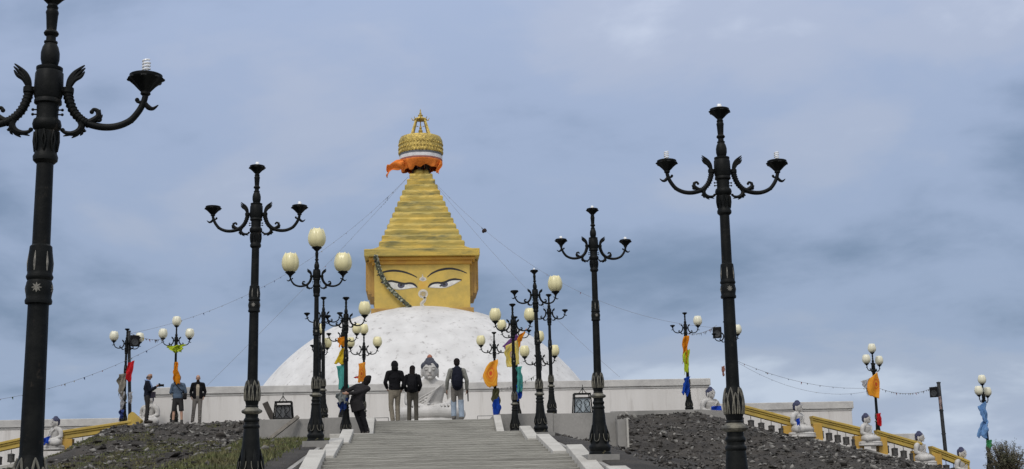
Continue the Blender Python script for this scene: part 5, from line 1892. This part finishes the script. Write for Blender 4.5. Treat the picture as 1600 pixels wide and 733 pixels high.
flag('scarf', 'orange scarf hanging over the head of the person in shorts', 'scarf', 47.4, (273, 566), (279, 565), (271, 596), (280, 600), colour('orange', ORG), (0, 0), 0.05, 1.2, 0.2)
flag('scarf', 'orange scarf blown along the right crest lamp post above the yellow one', 'scarf', 46.8, (1068, 526), (1076, 524), (1066, 566), (1074, 570), colour('orange', ORG), (1, 0), 0.06, 1.3, 0.25)
flag('scarf', 'yellow-green scarf hanging below the orange one on the right crest lamp', 'scarf', 46.75, (1067, 553), (1077, 545), (1069, 584), (1077, 583), colour('yellow_green', YGR), (0, 0), 0.05, 1.2, 0.2)
flag('scarf', 'blue scarf tied low on the right crest lamp', 'scarf', 46.8, (1069, 591), (1078, 588), (1065, 614), (1076, 618), colour('blue', BLU), (0, 0), 0.06, 1.4, 0.25)
flag('scarf', 'small faded red scarf left of the nearest right post', 'scarf', 48.0, (1128, 573), (1132, 571), (1129, 586), (1132, 588), colour('dull_red', (0.50, 0.24, 0.18)), (1, 0), 0.05, 1.4, 0.15)
flag('flag', 'orange square flag with round emblem on the three-globe lamp of the right crest', 'flag', 50.8, (1356, 594), (1371, 581), (1357, 617), (1373, 623), em2, (2, 3), 0.06, 1.1, 0.10)
flag('scarf', 'tattered white scarf fluttering left of the orange square flag', 'scarf', 50.9, (1346, 596), (1360, 590), (1353, 612), (1358, 618), colour('white', WHT), (0, 0), 0.07, 2.4, 0.35)
flag('scarf', 'red scarf tied on the post below the orange square flag', 'scarf', 50.8, (1370, 647), (1376, 645), (1371, 663), (1377, 666), colour('red', RED), (1, 1), 0.05, 1.3, 0.15)
flag('scarf', 'pale blue scarf upper half on the rightmost lamp', 'scarf', 50.6, (1528, 635), (1540, 627), (1536, 660), (1543, 658), colour('pale_blue', PBL), (0, 0), 0.07, 1.4, 0.2)
flag('scarf', 'pale blue scarf lower half spreading left on the rightmost lamp', 'scarf', 50.6, (1536, 657), (1543, 656), (1525, 684), (1545, 686), colour('pale_blue', PBL), (1, 0), 0.07, 1.4, 0.22)
flag('scarf', 'green scarf tied under the pale blue ones on the rightmost lamp', 'scarf', 50.6, (1542, 688), (1549, 687), (1542, 701), (1549, 703), colour('green', GRN), (1, 1), 0.05, 1.3, 0.15)
flag('cloth', 'bright blue cloth in the lap of the seated statue by the right crest lamp', 'cloth', 47.3, (1112, 635), (1126, 634), (1112, 643), (1128, 643), colour('bright_blue', (0.03, 0.10, 0.60)), (1, 1), 0.05, 1.4, 0.12)
flag('cloth', 'blue cloth on the forearm of the seated statue at the upper right balustrade', 'cloth', 47.2, (1244, 655), (1249, 653), (1245, 665), (1251, 666), colour('bright_blue', (0.03, 0.10, 0.60)), (0, 0), 0.04, 1.4, 0.1)
flag('cloth', 'bright blue cloth in the lap of the seated statue by the nearest left post', 'cloth', 46.4, (68, 685), (78, 681), (67, 696), (76, 692), colour('bright_blue', (0.03, 0.10, 0.60)), (0, 0), 0.05, 1.4, 0.1)

# ================================================================== PRAYER-FLAG STRINGS
PEN = [colour('string_' + n_, c_) for n_, c_ in (('grey', (0.10, 0.10, 0.11)), ('blue', (0.05, 0.08, 0.22)), ('red', (0.28, 0.06, 0.05)), ('pale', (0.30, 0.30, 0.30)), ('green', (0.06, 0.13, 0.07)), ('yellow', (0.34, 0.27, 0.08)))]


def string(p0, p1, sag, label, n_flags=0, size=0.10, rad=0.011, gap=(0.05, 0.95), clumps=()):
    p0, p1 = Vector(p0), Vector(p1)
    b = MB()
    pts = []
    for i in range(41):
        u = i / 40
        q = p0.lerp(p1, u)
        q.z -= 4 * sag * u * (1 - u)
        pts.append(q)
    b.sweep(pts, rad * 0.5, 5)
    size *= 0.62
    rr = random.Random(len(label) * 7)
    us = [lerp(gap[0], gap[1], (k + rr.uniform(0, .8)) / max(1, n_flags)) for k in range(n_flags)]
    for cu_, cn in clumps:
        us += [cu_ + rr.uniform(-.012, .012) for _ in range(cn)]
    for u in us:
        q = p0.lerp(p1, u); q.z -= 4 * sag * u * (1 - u)
        d = (p1 - p0).normalized()
        s_ = size * rr.uniform(.6, 1.4)
        b.cur = 1 + rr.randrange(len(PEN))
        tw = Vector((rr.uniform(-.5, .5) * s_, rr.uniform(-.5, .5) * s_, -s_ * rr.uniform(.7, 1.5)))
        b.prism([q, q + d * s_ * .8, q + d * s_ * .5 + tw], (0.0, 0.012, 0.004))
        b.cur = 0
    return tag(b.build('prayer_flag_string', [M['string']] + PEN), label, 'prayer flags', 'strings of prayer flags')


aL, aR = at(638, 276, 61.8), at(671, 276, 61.8)
string(aL, at(204, 521, 49.8), 1.25, 'long prayer flag string from the golden spire to the left speaker pole', 26, 0.09, 0.010, (0.05, 0.9), ((0.10, 9), (0.06, 3)))
string(aL, at(323, 603, 50.2), 0.15, 'straight prayer flag string from the spire to the left of the white wall', 12, 0.07, 0.010, (0.05, 0.5), ((0.13, 8), (0.16, 4)))
string(aR, at(968, 589, 50.2), 0.45, 'straight string from the spire down to the right part of the white wall', 4, 0.06, 0.010)
string(aR, at(1116, 512, 48.6), 1.6, 'long sagging string from the spire to the right speaker, one dark clump on it', 6, 0.08, 0.010, (0.05, 0.95), ((0.232, 14),))
string(at(205, 521, 49.8), at(256, 530, 49.1), 0.10, 'short prayer flag string between left speaker pole and three-globe lamp', 13, 0.13, 0.014)
string(at(256, 534, 49.1), at(-70, 632, 47.0), 0.45, 'prayer flag string running from the three-globe lamp down to the left edge', 20, 0.09, 0.011)
string(at(1078, 522, 47.0), at(1120, 508, 48.6), 0.10, 'short prayer flag string between the yellow-scarf lamp and right speaker', 14, 0.12, 0.014)
string(at(1147, 562, 48.3), at(1366, 606, 51.0), 0.35, 'upper prayer flag string right of the nearest right post', 10, 0.09, 0.011, (0.02, 0.95), ((0.22, 8),))
string(at(1147, 563, 48.3), at(1372, 608, 51.0), 0.62, 'lower slacker string right of the nearest right post', 5, 0.06, 0.009)
string(at(1372, 606, 51.0), at(1466, 602, 52.0), 0.28, 'prayer flag string from the orange-flag lamp to the leaning speaker pole', 20, 0.09, 0.014)
string(at(779, 607, 46.4), at(840, 584, 44.0), 0.12, 'short bright prayer flag string right of the orange emblem flag', 9, 0.16, 0.010)

q = aR.lerp(at(1116, 512, 48.6), 0.232)
q.z -= 4 * 1.6 * 0.232 * (1 - 0.232)
b = MB()
for k in range(5):
    a_ = k * 1.3
    b.ball(q + Vector((0.05 * math.cos(a_), 0.05 * math.sin(a_), -0.05 + 0.03 * math.sin(k * 2.1))), (0.075, 0.06, 0.085), 8, 6)
blob_o = blob(b, 'cloth_knot', cloth_mat('dark_brown_knotted_cloth', (0.05, 0.035, 0.035)), 0.02)
tag(blob_o, 'dark knotted cloth clump hanging on the string right of the spire', 'cloth knot')

# ================================================================== SPEAKER POLES
def speaker_pole(top, base, label, r=0.055):
    b = MB(); b.sweep([base, top], [r * 1.1, r], 12); b.lathe([(r * 1.25, 0), (r * 1.25, .05), (0.0, .06)], 12, top)
    for k in (.3, .62):
        q = Vector(base).lerp(Vector(top), k); b.lathe([(r * 1.3, -.02), (r * 1.3, .02)], 12, q)
    return tag(b.build('speaker_pole', M['steel']), label, 'pole')


def loudspeaker(p, rz, label, s=1.0):
    t = thing('loudspeaker', p, label, 'loudspeaker', None, rz)
    b = MB()
    b.prism([(-.17 * s, -.10 * s, -.21 * s), (.17 * s, -.10 * s, -.21 * s), (.12 * s, .15 * s, -.19 * s), (-.12 * s, .15 * s, -.19 * s)], (0, 0, .42 * s))
    b.build('cabinet', M['black_plastic'], t, smooth=False, bevel=.015)
    b = MB(); b.lathe([(.13 * s, 0), (.12 * s, .012), (.05 * s, -.0), (0, .012)], 20, (0, -.10 * s, -.05 * s), rot=Matrix.Rotation(R(90), 3, 'X')); b.build('cone', M['steel'], t)
    b = MB(); b.sweep([(0, .15 * s, .05 * s), (0, .26 * s, .05 * s)], .022, 8); b.build('bracket', M['steel'], t)
    return t


speaker_pole(at(201.5, 519, 49.9), at(203, 660, 49.9), 'dark metal speaker pole beside the lamp at the left end of the crest', 0.058)
loudspeaker(at(210, 533, 49.6), R(25), 'black loudspeaker on the pole at the left end of the crest')
speaker_pole(at(1136, 507, 48.7), at(1141, 668, 48.7), 'dark metal speaker pole hidden behind the nearest right lamp post', 0.06)
loudspeaker(at(1121, 520, 48.4), R(-20), 'black loudspeaker peeking out left of the nearest right post')
speaker_pole(at(1466.5, 599, 52.0), at(1478, 712, 52.0), 'leaning dark speaker pole on the far right slope', 0.07)
loudspeaker(at(1460, 613, 51.8), R(-40), 'black loudspeaker on the leaning pole at far right')
flag('scarf', 'thin pale reddish scarf tied to the leaning speaker pole', 'scarf', 51.7, (1467, 620), (1470, 619), (1468, 638), (1472, 640), colour('pale_rose', (0.50, 0.38, 0.36)), (0, 0), 0.04, 1.3, 0.12)

# ================================================================== IRON LANTERN CAGES, PLANKS
def cage(p, w, d, h, label, glass):
    t = thing('iron_lantern_cage', p, label, 'lantern')
    b = MB()
    c4 = [(-w / 2, -d / 2), (w / 2, -d / 2), (w / 2, d / 2), (-w / 2, d / 2)]
    for x, y in c4:
        b.sweep([(x * 1.12, y * 1.12, 0), (x * .94, y * .94, h)], .020, 6)
    for z, k in ((.05, 1.11), (h * .80, .98), (h, .95)):
        for i in range(4):
            (x0, y0), (x1, y1) = c4[i], c4[(i + 1) % 4]
            b.sweep([(x0 * k, y0 * k, z), (x1 * k, y1 * k, z)], .018, 6)
    b.build('frame', M['iron'], t)
    b = MB()
    y = -d / 2 * 1.04
    for s in (-1, 1):
        b.sweep(curve([(0, y, .04), (s * .10 * w / .46, y, .18), (s * .19 * w / .46, y, .30), (s * .12 * w / .46, y, .42), (s * .03, y, .36), (s * .06, y, .30)], 5), .010, 6)
        b.sweep(curve([(s * .20 * w / .46, y, .06), (s * .12 * w / .46, y, .12), (s * .05, y, .24), (s * .10, y, .30)], 5), .010, 6)
    b.sweep(curve([(-.12, y, h), (-.05, y, h + .07), (0, y, h + .15), (.05, y, h + .07), (.12, y, h)], 4), .010, 6)
    b.sweep([(0, y, h), (0, y, h + .24)], .010, 6)
    b.build('scrollwork', M['iron'], t)
    b = MB(); b.box((0, 0, h * .41), (w * .86, d * .80, h * .74)); b.build('glass_box', glass, t, smooth=False)
    return t


pale_glass = mat('pale_blue_glass', (0.36, 0.42, 0.46), 0.2, (0.22, 0.26, 0.29), 5)
dark_glass = mat('sooty_glass', (0.10, 0.105, 0.11), 0.35, (0.04, 0.04, 0.045), 5)
q = at(910, 645, 37.0)
cage((q.x, 37.0, 3.70), .47, .36, .60, 'black iron lantern cage with scrollwork and pale glass on the right terrace', pale_glass)
q = at(443, 653, 37.0)
cage((q.x, 37.0, 3.70), .46, .36, .52, 'black iron lantern cage with sooty glass on the left terrace beside a plank', dark_glass)
b = MB()
p0, p1 = at(428, 655, 36.95), at(414, 629, 36.95); p0.z = 3.69
d_ = (p1 - p0)
b.box((p0 + p1) / 2, (.16, .05, d_.length), rot=Vector((0, 0, 1)).rotation_difference(d_).to_matrix())
tag(b.build('plank', M['dark_wood'], smooth=False, bevel=.006), 'short dark plank leaning upright left of the left lantern cage', 'plank')
b = MB()
p0, p1 = at(411, 694, 35.5), at(466, 651, 36.12)
d_ = (p1 - p0)
b.box((p0 + p1) / 2, (.10, .07, d_.length), rot=Vector((0, 0, 1)).rotation_difference(d_).to_matrix())
tag(b.build('plank', M['wood'], smooth=False, bevel=.006), 'long grey plank leaning diagonally against the left retaining wall', 'plank')

# ================================================================== BUSH
bx, by = at(1572, 720, 37.0).x, 37.0
bz = ground_h(bx, by) - 0.05
top_z = at(1572, 690, 37.0).z
bush = thing('bush', (bx, by, bz), 'sparse twiggy dark bush at the lower right corner', 'bush')
b = MB(); lf = MB()
r_ = random.Random(5)
hgt = top_z - bz
for k in range(95):
    a = r_.uniform(0, 6.28); sp_ = r_.uniform(.1, .62) ** 1.0
    tip = Vector((sp_ * math.cos(a) * 1.0, sp_ * math.sin(a), hgt * r_.uniform(.62, 1.08) * (1 - .32 * sp_)))
    mid = tip * .5 + Vector((r_.uniform(-.06, .06), r_.uniform(-.06, .06), .08))
    c = curve([(0.06 * math.cos(a), 0.06 * math.sin(a), 0), mid, tip], 6)
    n_ = len(c)
    b.sweep(c, [lerp(.014, .004, i / (n_ - 1)) for i in range(n_)], 5)
    for i in range(3, n_):
        for j in range(13):
            q = c[i] + Vector((r_.gauss(0, .035), r_.gauss(0, .035), r_.gauss(0, .035)))
            dv = Vector((r_.gauss(0, 1), r_.gauss(0, 1), r_.uniform(.2, 1.4))).normalized()
            sd = dv.orthogonal().normalized()
            l_ = r_.uniform(.035, .07)
            lf.add([q, q + dv * l_ * .5 + sd * l_ * .2, q + dv * l_, q + dv * l_ * .5 - sd * l_ * .2], [(0, 1, 2, 3)])
b.build('stems', mat('dark_bark', (0.045, 0.035, 0.028), 0.9), bush)
lf.build('leaves', mat('dull_bush_leaves', (0.050, 0.055, 0.025), 0.7, (0.085, 0.065, 0.035), 3, island=0.4), bush, smooth=False)
